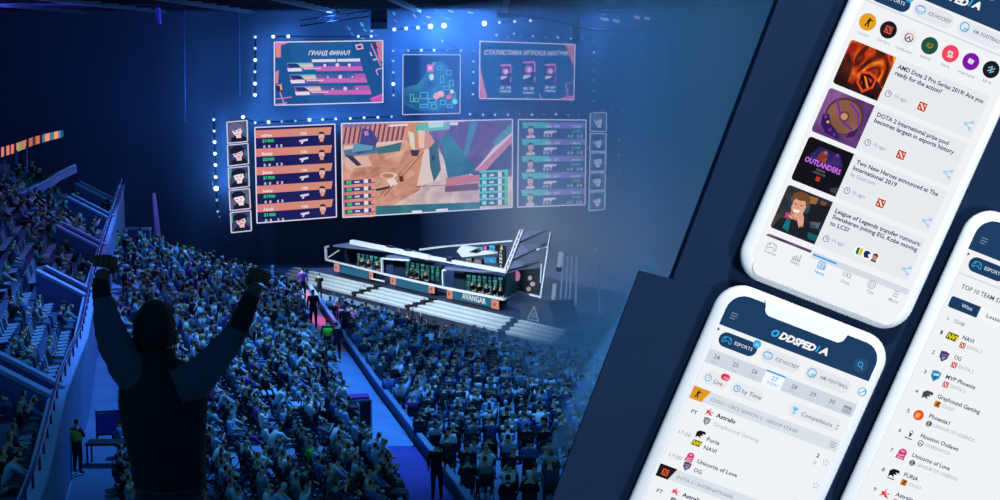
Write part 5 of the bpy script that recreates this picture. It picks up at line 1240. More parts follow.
canopy('grey canopy sail right of the twin white tubes, topmost', [(518.6, 244), (521.6, 233.2), (546.6, 231.2), (531, 238)], [3, 7, 9, 5])
b = MB(); b.bar(sw(351.6, 241.8, 2.4), sw(430, 257.6, 2.4), 0.34, 0.34, rail_w); b.bar(sw(430, 257.6, 2.4), sw(507.6, 271.2, 2.4), 0.26, 0.26, rail_w)
th = thing('hanging_beam', 'long white beam slanting over the booths', 'beam', sw(430, 257, 2.4)); b.build('beam', th)
for x, y in ((388, 249), (405, 252.6), (448, 260.6)):
    b = MB(); b.bar(sw(x, y - 1.8, 2.4), sw(x + 5, y - 0.8, 2.4), 0.3, 0.3, blk); b.build('clamp', th)
th = thing('hanging_beam', 'twin white tubes rising steeply at the corner of the booths', 'beam', sw(506, 271, 2.4))
for d in (-1.3, 1.6):
    b = MB(); b.bar(sw(505.6 + d, 271.4, 2.4), sw(522 + d, 229.6, 2.4), 0.12, 0.12, rail_w); b.build('tube', th)
for k in range(7):
    b = MB(); x, y = 508 + 2.1 * k, 266 - 5.4 * k; b.bar(sw(x - 1.6, y, 2.4), sw(x + 2, y, 2.4), 0.08, 0.08, rail_w); b.build('rung', th)
b = MB(); b.bar(sw(420, 249.6, 9), sw(446, 246.4, 9), 0.16, 0.16, rail_w); b.bar(sw(446, 246.4, 9), sw(513, 240.8, 9), 0.12, 0.12, rail_w)
b.build('hanging_beam', None, 'thin pale beam behind the white wedge sign', 'beam')
th = thing('player_booth', 'open booth with a white outline right of the twin tubes', 'booth', sw(505, 299, 2.0)); 
for sgs in ([(551, 232.4), (548.2, 248), (540.4, 298.6)], [(537, 249.6), (547.6, 246.4)], [(504.6, 299.4), (518, 292)], [(518, 291.6), (540.6, 297)], [(542, 264), (541, 283)]):
    b = MB(); offs = [4, 4, 3] if len(sgs) == 3 else ([2.0, 5.0] if sgs[0][0] < 510 else [4, 4])
    for (p, q_), o1, o2 in zip(zip(sgs, sgs[1:]), offs, offs[1:]): b.bar(sw(*p, o1), sw(*q_, o2), 0.12, 0.12, rail_w)
    b.build('rail', th)
b = MB(); b.prism([sw(506, 274, 2.3), sw(517.6, 270, 5), sw(517.6, 291, 5), sw(505.4, 298, 2.3)], (0.1, 0.1, 0), mat('teal_side_wall', (70, 130, 140), 0.6)); b.build('side_wall', th)
b = MB(); b.prism([sw(518, 270, 5.2), sw(540, 268, 7), sw(540, 296, 7), sw(518, 291, 5.2)], SN * 0.2, dark_glass); b.build('back_wall', th)
for i, (x, y, w, h, rgb) in enumerate(((517, 276, 3.4, 11, (190, 120, 156)), (530, 278, 2.2, 5, (170, 170, 190)), (532.6, 284, 2.6, 5, (190, 176, 186)), (528.6, 289, 2.4, 5, (170, 160, 170)))):
    p = [sw(x + w * math.cos(2 * PI * j / 8), y + h / 2 * math.sin(2 * PI * j / 8), 4.4) for j in range(8)]
    b = MB(); b.poly(p, glow(rgb, 0.8)); b.build('led_picture', th)
# dark podium with a triangle outline
th = thing('stage_podium', 'dark slanted podium with a triangle outline, near the right end of the stage', 'podium', sw(538, 324, 1.8))
P4 = [sw(521, 303, 2.4), sw(549, 302, 2.4), sw(554, 321, 1.8), sw(556, 326, 1.8), sw(520, 318, 1.8)]
b = MB(); b.prism(P4, SN * 2.0, mat('podium_dark', (22, 34, 50), 0.7)); b.build('body', th)
b = MB(); tri = [sw(537, 306, 2.0), sw(541.6, 321, 1.65), sw(530.6, 318.6, 1.65)]
tri = [p - SN * 0.25 for p in tri]
for i in range(3): b.bar(tri[i], tri[(i + 1) % 3], 0.06, 0.06, glow((120, 146, 160)), SN)
c = sum(tri, Vector()) / 3; t2 = [c + (p - c) * 0.36 for p in tri]
for i in range(3): b.bar(t2[i], t2[(i + 1) % 3], 0.05, 0.05, glow((104, 132, 150)), SN)
b.build('triangle_emblem', th)
# white wedge sign at the back, banner with vertical letters, back-row screens
wm = mat('white_wedge', (214, 218, 216), 0.6)
th = thing('hanging_wedge_sign', 'white wedge-shaped sign behind the booths', 'sign', sw(470, 257, 8))
b = MB(); b.prism([sw(456.6, 251.2, 8), sw(461.6, 245.6, 8), sw(476, 248.6, 8), sw(468.6, 252.2, 8), sw(477, 253.2, 8), sw(484, 250.4, 8), sw(497, 253.4, 8), sw(462, 257.4, 8)], SN * 0.5, wm); b.build('body', th)
b = MB(); b.prism([sw(469, 252, 7.95), sw(476.4, 249.6, 7.95), sw(481.6, 251, 7.95), sw(476, 253, 7.95)], SN * 0.1, blk); b.build('notch', th)
th = thing('hanging_banner', 'black upright banner with a stack of white letters beside the twin tubes', 'banner', sw(501, 268, 6))
b = MB(); b.prism([sw(497.6, 244.6, 6), sw(505, 246.4, 6), sw(505, 268.6, 6), sw(497.6, 266.6, 6)], SN * 0.1, mat('banner_black', (18, 24, 32), 0.7)); b.build('cloth', th)
b = MB()
for j, ch in enumerate('ANIMA'):
    vs, fs, wd = text_shape(ch, 0.03); y = 252.6 + 3.5 * j; p0 = sw(499.4, y, 5.9); k = (p0 - EYE).length / F
    b.add([p0 + SE * (x / wd * 3.4 * k * 1.3) + Vector((0, 0, c_ * 2.6 * k / 0.7)) for x, c_ in vs], fs, glow((190, 204, 204)))
b.prism([sw(500, 249.4, 5.9), sw(501.4, 244.8, 5.9), sw(502.8, 250, 5.9)], SN * 0.02, glow((214, 196, 160))); b.build('banner_lettering', th)
for i, (x0, x1, y0, y1, rgb) in enumerate(((478.6, 483.4, 246.2, 255, (86, 150, 180)), (484, 487.2, 245.6, 250, (200, 106, 156)), (489, 495.6, 244.6, 252, (62, 150, 196)), (484, 497, 256.6, 263, (62, 140, 190)), (466, 472, 257.6, 261.6, (128, 120, 118)), (474, 482, 259, 264, (120, 112, 116)))):
    a, c = sw(x0, y0, 10), sw(x1, y0 + .4, 10)
    th = thing('hanging_small_screen', 'small lit screen in the back row of the stage, %s from the left' % ORD[[0, 4, 5, 3, 1, 2].index(i) if False else [2, 3, 5, 4, 0, 1][i]], 'screen', sw((x0 + x1) / 2, y1, 10), 'small screens of the stage back row')
    q = [a, c, sw(x1, y1 + .4, 10), sw(x0, y1, 10)]
    b = MB(); b.prism(q, SN * 0.3, blk); b.build('cabinet', th)
    b = MB(); ce = sum(q, Vector()) / 4
    b.poly([ce + (p - ce) * 0.94 - SN * 0.03 for p in q], glow(rgb))
    for j in range(3):
        u = RN.uniform(0.1, 0.7); v = RN.uniform(0.1, 0.7)
        pp = q[0] + (q[1] - q[0]) * u + (q[3] - q[0]) * v; b.poly([pp - SN * 0.05, pp + (q[1] - q[0]) * .25 - SN * 0.05, pp + (q[1] - q[0]) * .2 + (q[3] - q[0]) * .2 - SN * 0.05, pp + (q[3] - q[0]) * .2 - SN * 0.05], glow(tuple(min(255, int(v_ * 1.3)) for v_ in rgb)))
    b.build('picture', th)
# light tubes standing right of the stage, and the dotted string of lights further right
for i, (x0, y0, x1, y1, w) in enumerate(((561, 252, 559, 268, 0.3), (563.6, 254, 558, 330, 0.1), (567.6, 256, 564, 335, 0.1), (572, 256, 567.6, 336, 0.1), (576.6, 256, 575, 334, 0.12), (554.6, 284, 551, 320, 0.26))):
    th = thing('hanging_light_tube', 'pale upright light tube right of the stage, %s from the left' % ORD[[2, 1, 3, 4, 5, 0][i]], 'light tube', at(x1, y1, 104), 'upright light tubes right of the stage')
    b = MB(); b.tube([at(x0, y0, 104), at(x1, y1, 104)], w * 0.5 + 0.02, glow((132, 150, 186) if w > .2 else (92, 116, 160)), 6); b.build('tube', th)
    b = MB(); b.box(at(x1, y1 + 1, 104), (0.4, 0.4, 0.3), blk); b.build('foot', th)
b = MB(); pts = [at(596 + 1.0 * k / 4 + (0.8 if k % 2 else 0), 250 + 4.2 * k, 100) for k in range(21)]
b.tube(pts, 0.05, mat('pale_rope', (90, 110, 170), 0.6), 5)
for p in pts: b.ball(p, 0.07, glow((100, 134, 176)), 6)
b.build('hanging_light_string', None, 'dotted string of small lights hanging right of the stage', 'light string')
# ================================================================== PEOPLE
def grow(nodes, edges, sub=1, zones=None):
    """one continuous body around a skeleton: nodes name -> (x, y, z, rx, ry); zones name -> material slot"""
    names = list(nodes); idx = {n: i for i, n in enumerate(names)}
    me = bpy.data.meshes.new('body'); me.from_pydata([nodes[n][:3] for n in names], [(idx[a], idx[b]) for a, b in edges], [])
    ob = bpy.data.objects.new('body', me); COL.objects.link(ob)
    ob.modifiers.new('skin', 'SKIN').use_smooth_shade = True
    for i, n in enumerate(names):
        sv = me.skin_vertices[0].data[i]; sv.radius = (nodes[n][3], nodes[n][4] if len(nodes[n]) > 4 else nodes[n][3]); sv.use_root = (i == 0)
    if sub:
        m = ob.modifiers.new('sub', 'SUBSURF'); m.levels = sub; m.render_levels = sub
    bpy.context.view_layer.update()
    out = bpy.data.meshes.new_from_object(ob.evaluated_get(bpy.context.evaluated_depsgraph_get()))
    bpy.data.objects.remove(ob); bpy.data.meshes.remove(me)
    if zones:
        segs = [(Vector(nodes[a][:3]), Vector(nodes[b][:3]), a, b) for a, b in edges]
        for p in out.polygons:
            c = p.center; best, who = 1e9, None
            for A, B, a, b in segs:
                d = B - A; t = max(0, min(1, (c - A).dot(d) / max(d.dot(d), 1e-9)))
                dist = (A + d * t - c).length - (nodes[a][3] * (1 - t) + nodes[b][3] * t)
                if dist < best: best, who = dist, (b if t > 0.5 else a)
            p.material_index = zones(who, c)
    for p in out.polygons: p.use_smooth = True
    return out

def figure(seated, L, R_, lean=0.0, side=0.0, turn=0.0, sub=1):
    """L, R_: (elbow, wrist) for each arm, relative to the shoulders' centre; faces +Y"""
    hz = 0.5 if seated else 0.92
    ch = Vector((side * 0.4, lean * 0.45, hz + 0.40)); sh = Vector((side * 0.55, lean * 0.62, hz + 0.53))
    nk = sh + Vector((side * 0.1, lean * 0.12, 0.10)); hd = nk + Vector((0, 0.03 + lean * 0.04, 0.09)); tp = hd + Vector((0, 0.0, 0.11))
    n = {'pelvis': (0, 0, hz, 0.155, 0.125), 'belly': (side * 0.15, lean * 0.2, hz + 0.2, 0.15, 0.115), 'chest': (*ch, 0.175, 0.12), 'neck': (*nk, 0.06, 0.06), 'head': (*hd, 0.088, 0.1), 'top': (*tp, 0.07, 0.08)}
    e = [('pelvis', 'belly'), ('belly', 'chest'), ('chest', 'neck'), ('neck', 'head'), ('head', 'top')]
    for s, arm, k in ((-1, L, 'l'), (1, R_, 'r')):
        n['shoulder' + k] = (sh.x + s * 0.19, sh.y, sh.z - 0.03, 0.072, 0.072)
        el, wr = Vector(arm[0]), Vector(arm[1])
        el.x *= s; wr.x *= s
        n['elbow' + k] = (*(sh + el), 0.048, 0.048); n['wrist' + k] = (*(sh + wr), 0.036, 0.036)
        d = (wr - el).normalized() * 0.1; n['hand' + k] = (*(sh + wr + d), 0.042, 0.03)
        e += [('chest', 'shoulder' + k), ('shoulder' + k, 'elbow' + k), ('elbow' + k, 'wrist' + k), ('wrist' + k, 'hand' + k)]
        if seated:
            n['hip' + k] = (s * 0.1, 0.06, hz - 0.01, 0.095, 0.09); n['knee' + k] = (s * 0.13, 0.46, hz, 0.068, 0.068); n['ankle' + k] = (s * 0.13, 0.46, 0.09, 0.048, 0.048); n['toe' + k] = (s * 0.14, 0.62, 0.045, 0.045, 0.04)
        else:
            n['hip' + k] = (s * 0.1, 0, hz - 0.06, 0.1, 0.1); n['knee' + k] = (s * 0.11, 0.02, 0.5, 0.07, 0.07); n['ankle' + k] = (s * 0.12, -0.02, 0.09, 0.05, 0.05); n['toe' + k] = (s * 0.14, 0.14, 0.045, 0.045, 0.04)
        e += [('pelvis', 'hip' + k), ('hip' + k, 'knee' + k), ('knee' + k, 'ankle' + k), ('ankle' + k, 'toe' + k)]
    hc = hd
    def zone(w, c):
        if w in ('head', 'top'): return 1 if (c.z > hc.z + 0.075 or c.y < hc.y + 0.01) else 0
        if w == 'neck' : return 0
        if w[:4] in ('wris', 'hand'): return 0
        if w[:3] in ('hip', 'kne', 'ank', 'toe') or w == 'pelvis': return 3
        return 2
    return grow(n, e, sub, zone)

POSES = [
 ('hands in the lap', True, ((0.24, 0.05, -0.28), (0.08, 0.28, -0.38)), ((0.24, 0.05, -0.28), (0.08, 0.28, -0.38)), 0.08, 0.0),
 ('arms folded', True, ((0.25, 0.08, -0.26), (-0.02, 0.22, -0.20)), ((0.25, 0.08, -0.26), (-0.02, 0.24, -0.24)), 0.0, 0.0),
 ('leaning forward on the knees', True, ((0.22, 0.2, -0.24), (0.08, 0.36, -0.3)), ((0.22, 0.2, -0.24), (0.08, 0.36, -0.3)), 0.5, 0.0),
 ('one arm raised', True, ((0.24, 0.05, -0.28), (0.1, 0.28, -0.36)), ((0.26, 0.12, 0.12), (0.22, 0.16, 0.38)), 0.05, 0.0),
 ('both hands up clapping', True, ((0.26, 0.14, -0.14), (0.05, 0.28, 0.06)), ((0.26, 0.14, -0.14), (0.05, 0.28, 0.06)), 0.05, 0.0),
 ('slouching sideways', True, ((0.26, 0.02, -0.24), (0.2, 0.24, -0.36)), ((0.24, 0.08, -0.26), (0.06, 0.24, -0.3)), 0.0, 0.22),
 ('standing, arms down', False, ((0.25, 0.0, -0.28), (0.24, 0.08, -0.52)), ((0.25, 0.0, -0.28), (0.24, 0.08, -0.52)), 0.0, 0.0),
 ('standing, arms folded', False, ((0.25, 0.08, -0.26), (-0.02, 0.22, -0.20)), ((0.25, 0.08, -0.26), (-0.02, 0.24, -0.24)), 0.0, 0.0),
]
SKIN = mat('skin', (206, 160, 136), 0.6)
HAIR = {'dark': mat('dark_hair', (34, 28, 28), 0.7), 'brown': mat('brown_hair', (88, 62, 46), 0.7), 'fair': mat('fair_hair', (170, 140, 96), 0.7), 'capped': mat('pale_cap', (190, 196, 206), 0.8)}
TOPC = {'white': (226, 230, 236), 'pale grey': (176, 184, 196), 'light blue': (146, 178, 214), 'grey': (112, 120, 134), 'mid blue': (74, 104, 160), 'dark': (36, 40, 52), 'black': (20, 22, 30), 'navy': (34, 44, 84), 'violet': (120, 70, 170), 'pink': (206, 120, 170), 'magenta': (150, 44, 150), 'bright green': (60, 214, 70), 'teal': (60, 140, 150)}
TOPM = {k: mat('top_' + k.replace(' ', '_'), v, 0.85) for k, v in TOPC.items()}
LEGM = [mat('trousers_dark', (34, 38, 52), 0.85), mat('trousers_denim', (70, 88, 124), 0.85), mat('trousers_grey', (96, 100, 110), 0.85)]
PROTO = []
for nm, st_, L, R_, ln, sd in POSES:
    me = figure(st_, L, R_, ln, sd, 0, 1)
    for m in (SKIN, HAIR['dark'], TOPM['grey'], LEGM[0]): me.materials.append(m)
    me.name = 'spectator'; PROTO.append(me)
LOWP = []
for nm, st_, L, R_, ln, sd in POSES:
    me = figure(st_, L, R_, ln, sd, 0, 0)
    LOWP.append(([v.co.copy() for v in me.vertices], [tuple(p.vertices) for p in me.polygons], [p.material_index for p in me.polygons]))

def place_person(name, k, p, rz, top, hair, leg, label, cat='person', group=None, scale=1.0):
    o = bpy.data.objects.new(name, PROTO[k]); COL.objects.link(o)
    o.location = p; o.rotation_euler = (0, 0, rz); o.scale = (scale,) * 3
    for i, m in ((1, HAIR[hair]), (2, TOPM[top]), (3, leg)):
        o.material_slots[i].link = 'OBJECT'; o.material_slots[i].material = m
    return tag(o, label, cat, group)

# seats ----------------------------------------------------------------------
seat_m = mat('grey_seat', (124, 134, 158), 0.6); seat_d = mat('seat_leg_dark', (40, 44, 58), 0.6)
b = MB()
def curved(pts, th, w0, w1, m):
    n = len(pts)
    vs = []
    for i, (y, z) in enumerate(pts):
        w = w0 + (w1 - w0) * i / (n - 1)
        for x, dy in ((-w / 2, 0.03), (0, 0), (w / 2, 0.03)): vs.append(Vector((x, y + dy, z)))
    k = len(vs); vs += [v + Vector((0, th[0], th[1])) for v in vs]
    fs = []
    for i in range(n - 1):
        for j in range(2):
            a = i * 3 + j; fs += [(a, a + 1, a + 4, a + 3), (k + a, k + a + 3, k + a + 4, k + a + 1)]
    rim = [0, 1, 2] + [3 * i + 2 for i in range(1, n)] + [3 * n - 2, 3 * n - 3] + [3 * i for i in range(n - 2, 0, -1)]
    for a, c in zip(rim, rim[1:] + rim[:1]): fs.append((a, c, c + k, a + k))
    b.add(vs, fs, m, False)
curved([(0.36, 0.43), (0.2, 0.41), (0.02, 0.40)], (0, 0.04), 0.46, 0.44, seat_m)
curved([(0.0, 0.42), (-0.04, 0.62), (-0.09, 0.84)], (-0.035, 0), 0.44, 0.40, seat_m)
b.bar((0, 0.12, 0.0), (0, 0.12, 0.41), 0.06, 0.06, seat_d); b.bar((-0.2, -0.03, 0.42), (0.2, -0.03, 0.42), 0.04, 0.05, seat_d)
SEAT = b.mesh('stadium_seat', Vector((0, 0, 0)))
b = MB(); chair_m = mat('black_chair', (30, 34, 46), 0.6)
b.box((0, 0.1, 0.44), (0.42, 0.4, 0.04), chair_m); b.box((0, -0.14, 0.70), (0.42, 0.035, 0.24), chair_m)
for s in (-0.2, 0.2):
    b.bar((s, 0.3, 0), (s, -0.12, 0.56), 0.03, 0.03, chair_m); b.bar((s, -0.2, 0), (s, 0.26, 0.44), 0.03, 0.03, chair_m); b.bar((s, -0.12, 0.5), (s, -0.15, 0.84), 0.03, 0.03, chair_m)
CHAIR = b.mesh('folding_chair', Vector((0, 0, 0)))

# where everybody sits --------------------------------------------------------
def board_x(py): return 752 - (py - 90) * 0.376 if py < 283 else 644 - (py - 273) * 0.37
rng = random.Random(5)
tops_c = ['white'] * 10 + ['pale grey'] * 11 + ['light blue'] * 11 + ['grey'] * 8 + ['mid blue'] * 8 + ['dark'] * 12 + ['black'] * 9 + ['navy'] * 6 + ['violet', 'pink', 'teal', 'violet']
tops_d = ['pale grey'] * 5 + ['light blue'] * 7 + ['grey'] * 7 + ['mid blue'] * 8 + ['dark'] * 16 + ['black'] * 12 + ['navy'] * 10 + ['white'] * 4
seats_c = []      # (p, block, row, place, rz)
def in_c(px, py):
    if py < edge_y(px) + 11: return False
    xl = 112 if py < 350 else 118
    if px < xl: return False
    return px < lerp_edge(AL, max(288, py - 16)) - 4 if py > 288 else px < 300
def in_d(px, py):
    if py < edge_y(px) + 17 or py > 512: return False
    return px > lerp_edge(AR, py) + 9 and px < min(board_x(py) + 14, 640)
ROW = 1.12
RA, RB = hit(240, 470), hit(205, 395)
RD = (RB - RA); RD.z = 0; RD.normalize()            # along the rows, away from the camera
RQ = Vector((-RD.y, RD.x, 0))
if RQ.x > 0: RQ = -RQ                               # from the walkway towards the left wall
CRZ = math.atan2(RQ.x, -RQ.y)                       # sitting rows face the walkway and the stage
row = 0
for ri in range(46):
    place = 0
    for si in range(150):
        q_ = Vector((-1.5, 42, 0)) + RQ * (0.92 * ri - 3) + RD * (0.6 * si - 12)
        if 26 < si and si % 31 in (0, 1): continue
        xx, yy = q_.x + rng.uniform(-0.1, 0.1), q_.y + rng.uniform(-0.08, 0.08)
        if yy < 38 or yy > 112: continue
        z = zplane(xx, yy); p = Vector((xx, yy, z)); px, py = pix(p + Vector((0, 0, 0.3)))
        if in_c(px, py) and py < 522:
            if rng.random() < 0.9: seats_c.append((p, 'C', row, place, CRZ + rng.uniform(-0.35, 0.35)))
            place += 1
    if place: row += 1
seats_d = []
row = 0; Y = 38.0
while Y < 112:
    place = 0; X = -14.0
    while X < 22:
        yy = Y + 0.22 * X + rng.uniform(-0.1, 0.1); xx = X + rng.uniform(-0.06, 0.06)
        z = zplane(xx, yy); p = Vector((xx, yy, z)); px, py = pix(p + Vector((0, 0, 0.3)))
        if in_d(px, py) and row % 9 != 8:
            empty_front = Y < 50 and rng.random() < 0.35
            if rng.random() < 0.9 and not empty_front: seats_d.append((p, 'D', row, place, rng.uniform(-0.2, 0.2) + 0.1))
            place += 1
        X += 0.62
    Y += ROW; row += 1
seats_l = []; empty_l = []
for k in range(7):
    Y = 31.0; place = 0
    while Y < 99:
        blocked = any(-0.4 < Y - q_ < 2.0 for q_ in (42.6, 60.5, 75.5, 89, 98))
        p = Vector((row_x(Y, k) - 0.02, Y, row_z(k)))
        px, py = pix(p + Vector((0, 0, 0.5)))
        if not blocked and -8 < px < 140 and py < 520:
            sec = 'near' if Y < 42 else 'second' if Y < 60 else 'middle' if Y < 75 else 'upper' if Y < 89 else 'far'
            prob = {'near': 0.8, 'second': 0.22, 'middle': 0.28, 'upper': 0.42, 'far': 0.3}[sec]
            clump = math.sin(Y * 0.9 + k * 1.7) * 0.35
            (seats_l if rng.random() < prob + clump else empty_l).append((p, sec, k, place, -1.25 + rng.uniform(-0.15, 0.15)))
            place += 1
        Y += 0.62
used = set()
hairs = ['dark'] * 5 + ['brown'] * 4 + ['fair'] * 2 + ['capped']
poses = [0] * 5 + [1] * 3 + [2] * 4 + [3] * 1 + [4] * 2 + [5] * 2
everyone = []
for lst, tops_ in ((seats_c, tops_c), (seats_d, tops_d), (seats_l, ['pale grey'] * 4 + ['light blue'] * 4 + ['grey'] * 5 + ['mid blue'] * 5 + ['dark'] * 14 + ['black'] * 8 + ['navy'] * 6 + ['violet'] * 2)):
    for p, blk_, r, pl, rz in lst:
        everyone.append([p, blk_, r, pl, rz, rng.choice(poses), rng.choice(tops_), rng.choice(hairs), rng.choice(LEGM)])
# particular people seen in the photo
def nearest(px, py, top):
    best = min(everyone, key=lambda e: (pix(e[0] + Vector((0, 0, .7)))[0] - px) ** 2 + (pix(e[0] + Vector((0, 0, .7)))[1] - py) ** 2)
    best[6] = top; return best
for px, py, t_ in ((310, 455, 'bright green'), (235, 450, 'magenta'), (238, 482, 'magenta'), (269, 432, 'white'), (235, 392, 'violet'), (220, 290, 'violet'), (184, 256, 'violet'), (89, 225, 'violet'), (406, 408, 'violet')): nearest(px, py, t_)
def hidden(e):
    px, py = pix(e[0] + Vector((0, 0, 0.9)))
    if px < -4 or px > 1000 or py > 508: return True
    if px > board_x(py) - 2: return True
    return 128 < px < 205 and py > 372 or 140 < px < 172 and 312 < py < 372      # behind the fan's back and head
vis = [e for e in everyone if not hidden(e)]
vis.sort(key=lambda e: (e[0] - EYE).length)
single = vis[:290]
rest = [e for e in everyone if not any(e is s for s in single)]
where = {'C': 'centre block left of the walkway', 'D': 'block right of the walkway', 'near': 'nearest left stand', 'second': 'second left stand', 'middle': 'middle left stand', 'upper': 'upper left stand', 'far': 'farthest left stand'}
# rows and places are counted among the individually built people of a block, from the frame's lower edge and from the walkway / wall
rows_of = {}
for e in single: rows_of.setdefault(e[1], set()).add(e[2])
rank = {bk: {r: i for i, r in enumerate(sorted(s))} for bk, s in rows_of.items()}
seat_rank = {}
for e in single: seat_rank.setdefault((e[1], e[2]), []).append(e)
for lst in seat_rank.values(): lst.sort(key=lambda e: e[3])
for e in single:
    p, bk, r, pl, rz, k, top, hair, leg = e
    i = [x is e for x in seat_rank[(bk, r)]].index(True)
    if bk == 'C': pos = '%s row from walkway, %s seat up, centre block' % (ordinal(rank[bk][r]), ordinal(i))
    elif bk == 'D': pos = '%s row up, %s from walkway, right block' % (ordinal(rank[bk][r]), ordinal(i))
    else: pos = '%s row from wall, %s along, %s' % (ordinal(rank[bk][r]), ordinal(i), where[bk])
    lab = '%s-haired spectator in %s top, %s' % (hair, top, pos)
    lab = lab.replace('capped-haired', 'capped')
    place_person('spectator', k, p, rz, top, hair, leg, lab, 'person', 'spectators in the ' + where[bk], rng.uniform(0.95, 1.06))
    if bk in ('C', 'D'):
        c = bpy.data.objects.new('folding_chair', CHAIR); COL.objects.link(c); c.location = p; c.rotation_euler = (0, 0, rz)
        tag(c, 'black folding chair under a spectator, ' + pos, 'chair', 'folding chairs on the floor')
# everyone further off, as one crowd
def mass(name, ents, label):
    mats, mi = [], {}
    def idx(m):
        if m not in mi: mi[m] = len(mats); mats.append(m)
        return mi[m]
    vs, fs, ms = [], [], []
    for p, bk, r, pl, rz, k, top, hair, leg in ents:
        V, Fc, Z = LOWP[k]; o = len(vs); c, s = math.cos(rz), math.sin(rz); sc = rng.uniform(0.95, 1.06)
        vs += [(p.x + (v.x * c - v.y * s) * sc, p.y + (v.x * s + v.y * c) * sc, p.z + v.z * sc) for v in V]
        fs += [tuple(a + o for a in f_) for f_ in Fc]
        loc = [idx(SKIN), idx(HAIR[hair]), idx(TOPM[top]), idx(leg)]
        ms += [loc[z] for z in Z]
    me = bpy.data.meshes.new(name); me.from_pydata(vs, [], fs)
    for m in mats: me.materials.append(m)
    me.polygons.foreach_set('material_index', ms); me.polygons.foreach_set('use_smooth', [True] * len(fs)); me.update()
    o = bpy.data.objects.new(name, me); COL.objects.link(o)
    return tag(o, label, 'crowd', None, 'stuff')
for e in rest:
    if rng.random() < 0.05: e[5] = rng.choice((6, 7))
mass('crowd', rest, 'the more distant spectators filling the arena seating')
# empty grey seats of the left stand: nearest ones single, the rest as one
allseats = [(e, True) for e in empty_l] + [((p, s_, k, pl, rz), False) for p, s_, k, pl, rz in seats_l]
vis_s = [e for e, _ in allseats if pix(e[0])[0] > -4 and pix(e[0])[1] < 505]
vis_s.sort(key=lambda e: (e[0] - EYE).length)
for e in vis_s[:295]:
    p, sec, k, pl, rz = e
    o = bpy.data.objects.new('stadium_seat', SEAT); COL.objects.link(o); o.location = p + Vector((0, 0, 0.0)); o.rotation_euler = (0, 0, rz)
    if any(e is q_ for q_ in empty_l): lab = 'empty grey stadium seat, %s row from the wall, %s along, %s' % (ordinal(k), ordinal(pl), where[sec])
    else: lab = 'occupied grey stadium seat, %s row from the wall, %s along, %s' % (ordinal(k), ordinal(pl), where[sec])
    tag(o, lab, 'seat', 'grey seats in the ' + where[sec])
far_s = vis_s[295:]
if far_s:
    vs, fs = [], []; sv = [v.co for v in SEAT.vertices]; sf = [tuple(p.vertices) for p in SEAT.polygons]
    for p, sec, k, pl, rz in far_s:
        o = len(vs); c, s = math.cos(rz), math.sin(rz)
        vs += [(p.x + v.x * c - v.y * s, p.y + v.x * s + v.y * c, p.z + v.z) for v in sv]; fs += [tuple(a + o for a in f_) for f_ in sf]
    me = bpy.data.meshes.new('stadium_seats'); me.from_pydata(vs, [], fs); me.materials.append(seat_m)
    o = bpy.data.objects.new('stadium_seats', me); COL.objects.link(o); tag(o, 'the furthest grey seats of the left stand', 'seats', None, 'stuff')

# stewards and others on their feet ---------------------------------------------
vest_m = mat('hi_vis_vest', (120, 232, 60), 0.7); vest_y = mat('hi_vis_vest_yellow', (176, 222, 60), 0.7)
def vest_mesh():
    n = {'waist': (0, 0, 0.98, 0.18, 0.15), 'mid': (0, 0, 1.16, 0.185, 0.145), 'chest': (0, 0, 1.34, 0.215, 0.155), 'yoke': (0, 0, 1.44, 0.15, 0.12), 'sl': (-0.2, 0, 1.42, 0.09, 0.09), 'sr': (0.2, 0, 1.42, 0.09, 0.09)}
    return grow(n, [('waist', 'mid'), ('mid', 'chest'), ('chest', 'yoke'), ('chest', 'sl'), ('chest', 'sr')], 1)
VEST = vest_mesh(); VEST.materials.append(vest_m)
VESTY = VEST.copy(); VESTY.materials.clear(); VESTY.materials.append(vest_y)
def upright(name, px, py, label, top, rz, k=6, vest=None, scale=1.0, p=None, hair='dark', cat='person', group=None):
    p = p or hit(px, py)
    if vest is None: return place_person(name, k, p, rz, top, hair, LEGM[0], label, cat, group, scale)
    t = thing(name, label, cat, p, group)
    o = bpy.data.objects.new('body', PROTO[k]); COL.objects.link(o); o.parent = t; o.rotation_euler = (0, 0, rz); o.scale = (scale,) * 3
    for i, m in ((1, HAIR[hair]), (2, TOPM[top]), (3, LEGM[0])):
        o.material_slots[i].link = 'OBJECT'; o.material_slots[i].material = m
    v = bpy.data.objects.new('vest', VEST if vest == 'g' else VESTY); COL.objects.link(v); v.parent = t; v.rotation_euler = (0, 0, rz); v.scale = (scale,) * 3
    v['label'] = 'bright high-visibility vest'
    return t
upright('person', 91, 476, 'steward in a yellow-green vest walking in the left aisle behind the fan', 'dark', -0.5, 7, 'y', 1.0, at_z(78, 474, 11.05))
upright('person', 118, 258, 'steward in a bright green vest at the far end of the left wall', 'navy', 0.4, 6, 'g', 1.05, at_z(118, 259, 11.0))
upright('person', 328, 361, 'steward in a bright green vest on the coral walkway', 'dark', 0.2, 6, 'g', 1.15, hit(328, 361))
upright('person', 337, 362, 'dark-clothed person standing beside the green-vested steward on the walkway', 'black', 0.2, 6, None, 1.1)
upright('person', 313.6, 329, 'tall dark-clothed person standing on the coral walkway nearer the stage', 'black', 0.3, 6, None, 1.25)
upright('person', 319.5, 299, 'dark-clothed person standing at the far left end of the stage steps', 'black', 0.2, 7, None, 1.0)
upright('person', 303, 300, 'person in a violet top standing at the stage end of the walkway', 'violet', 0.2, 6, None, 1.2)  # figure put in for a purple column, violet is its top's colour
upright('person', 455, 329, 'dark-clothed guard standing before the white steps below the team name', 'black', 0.5, 6, None, 1.0)
upright('person', 437, 500, 'large dark figure standing by the barrier at the bottom of the walkway', 'black', 0.1, 6, None, 1.0)
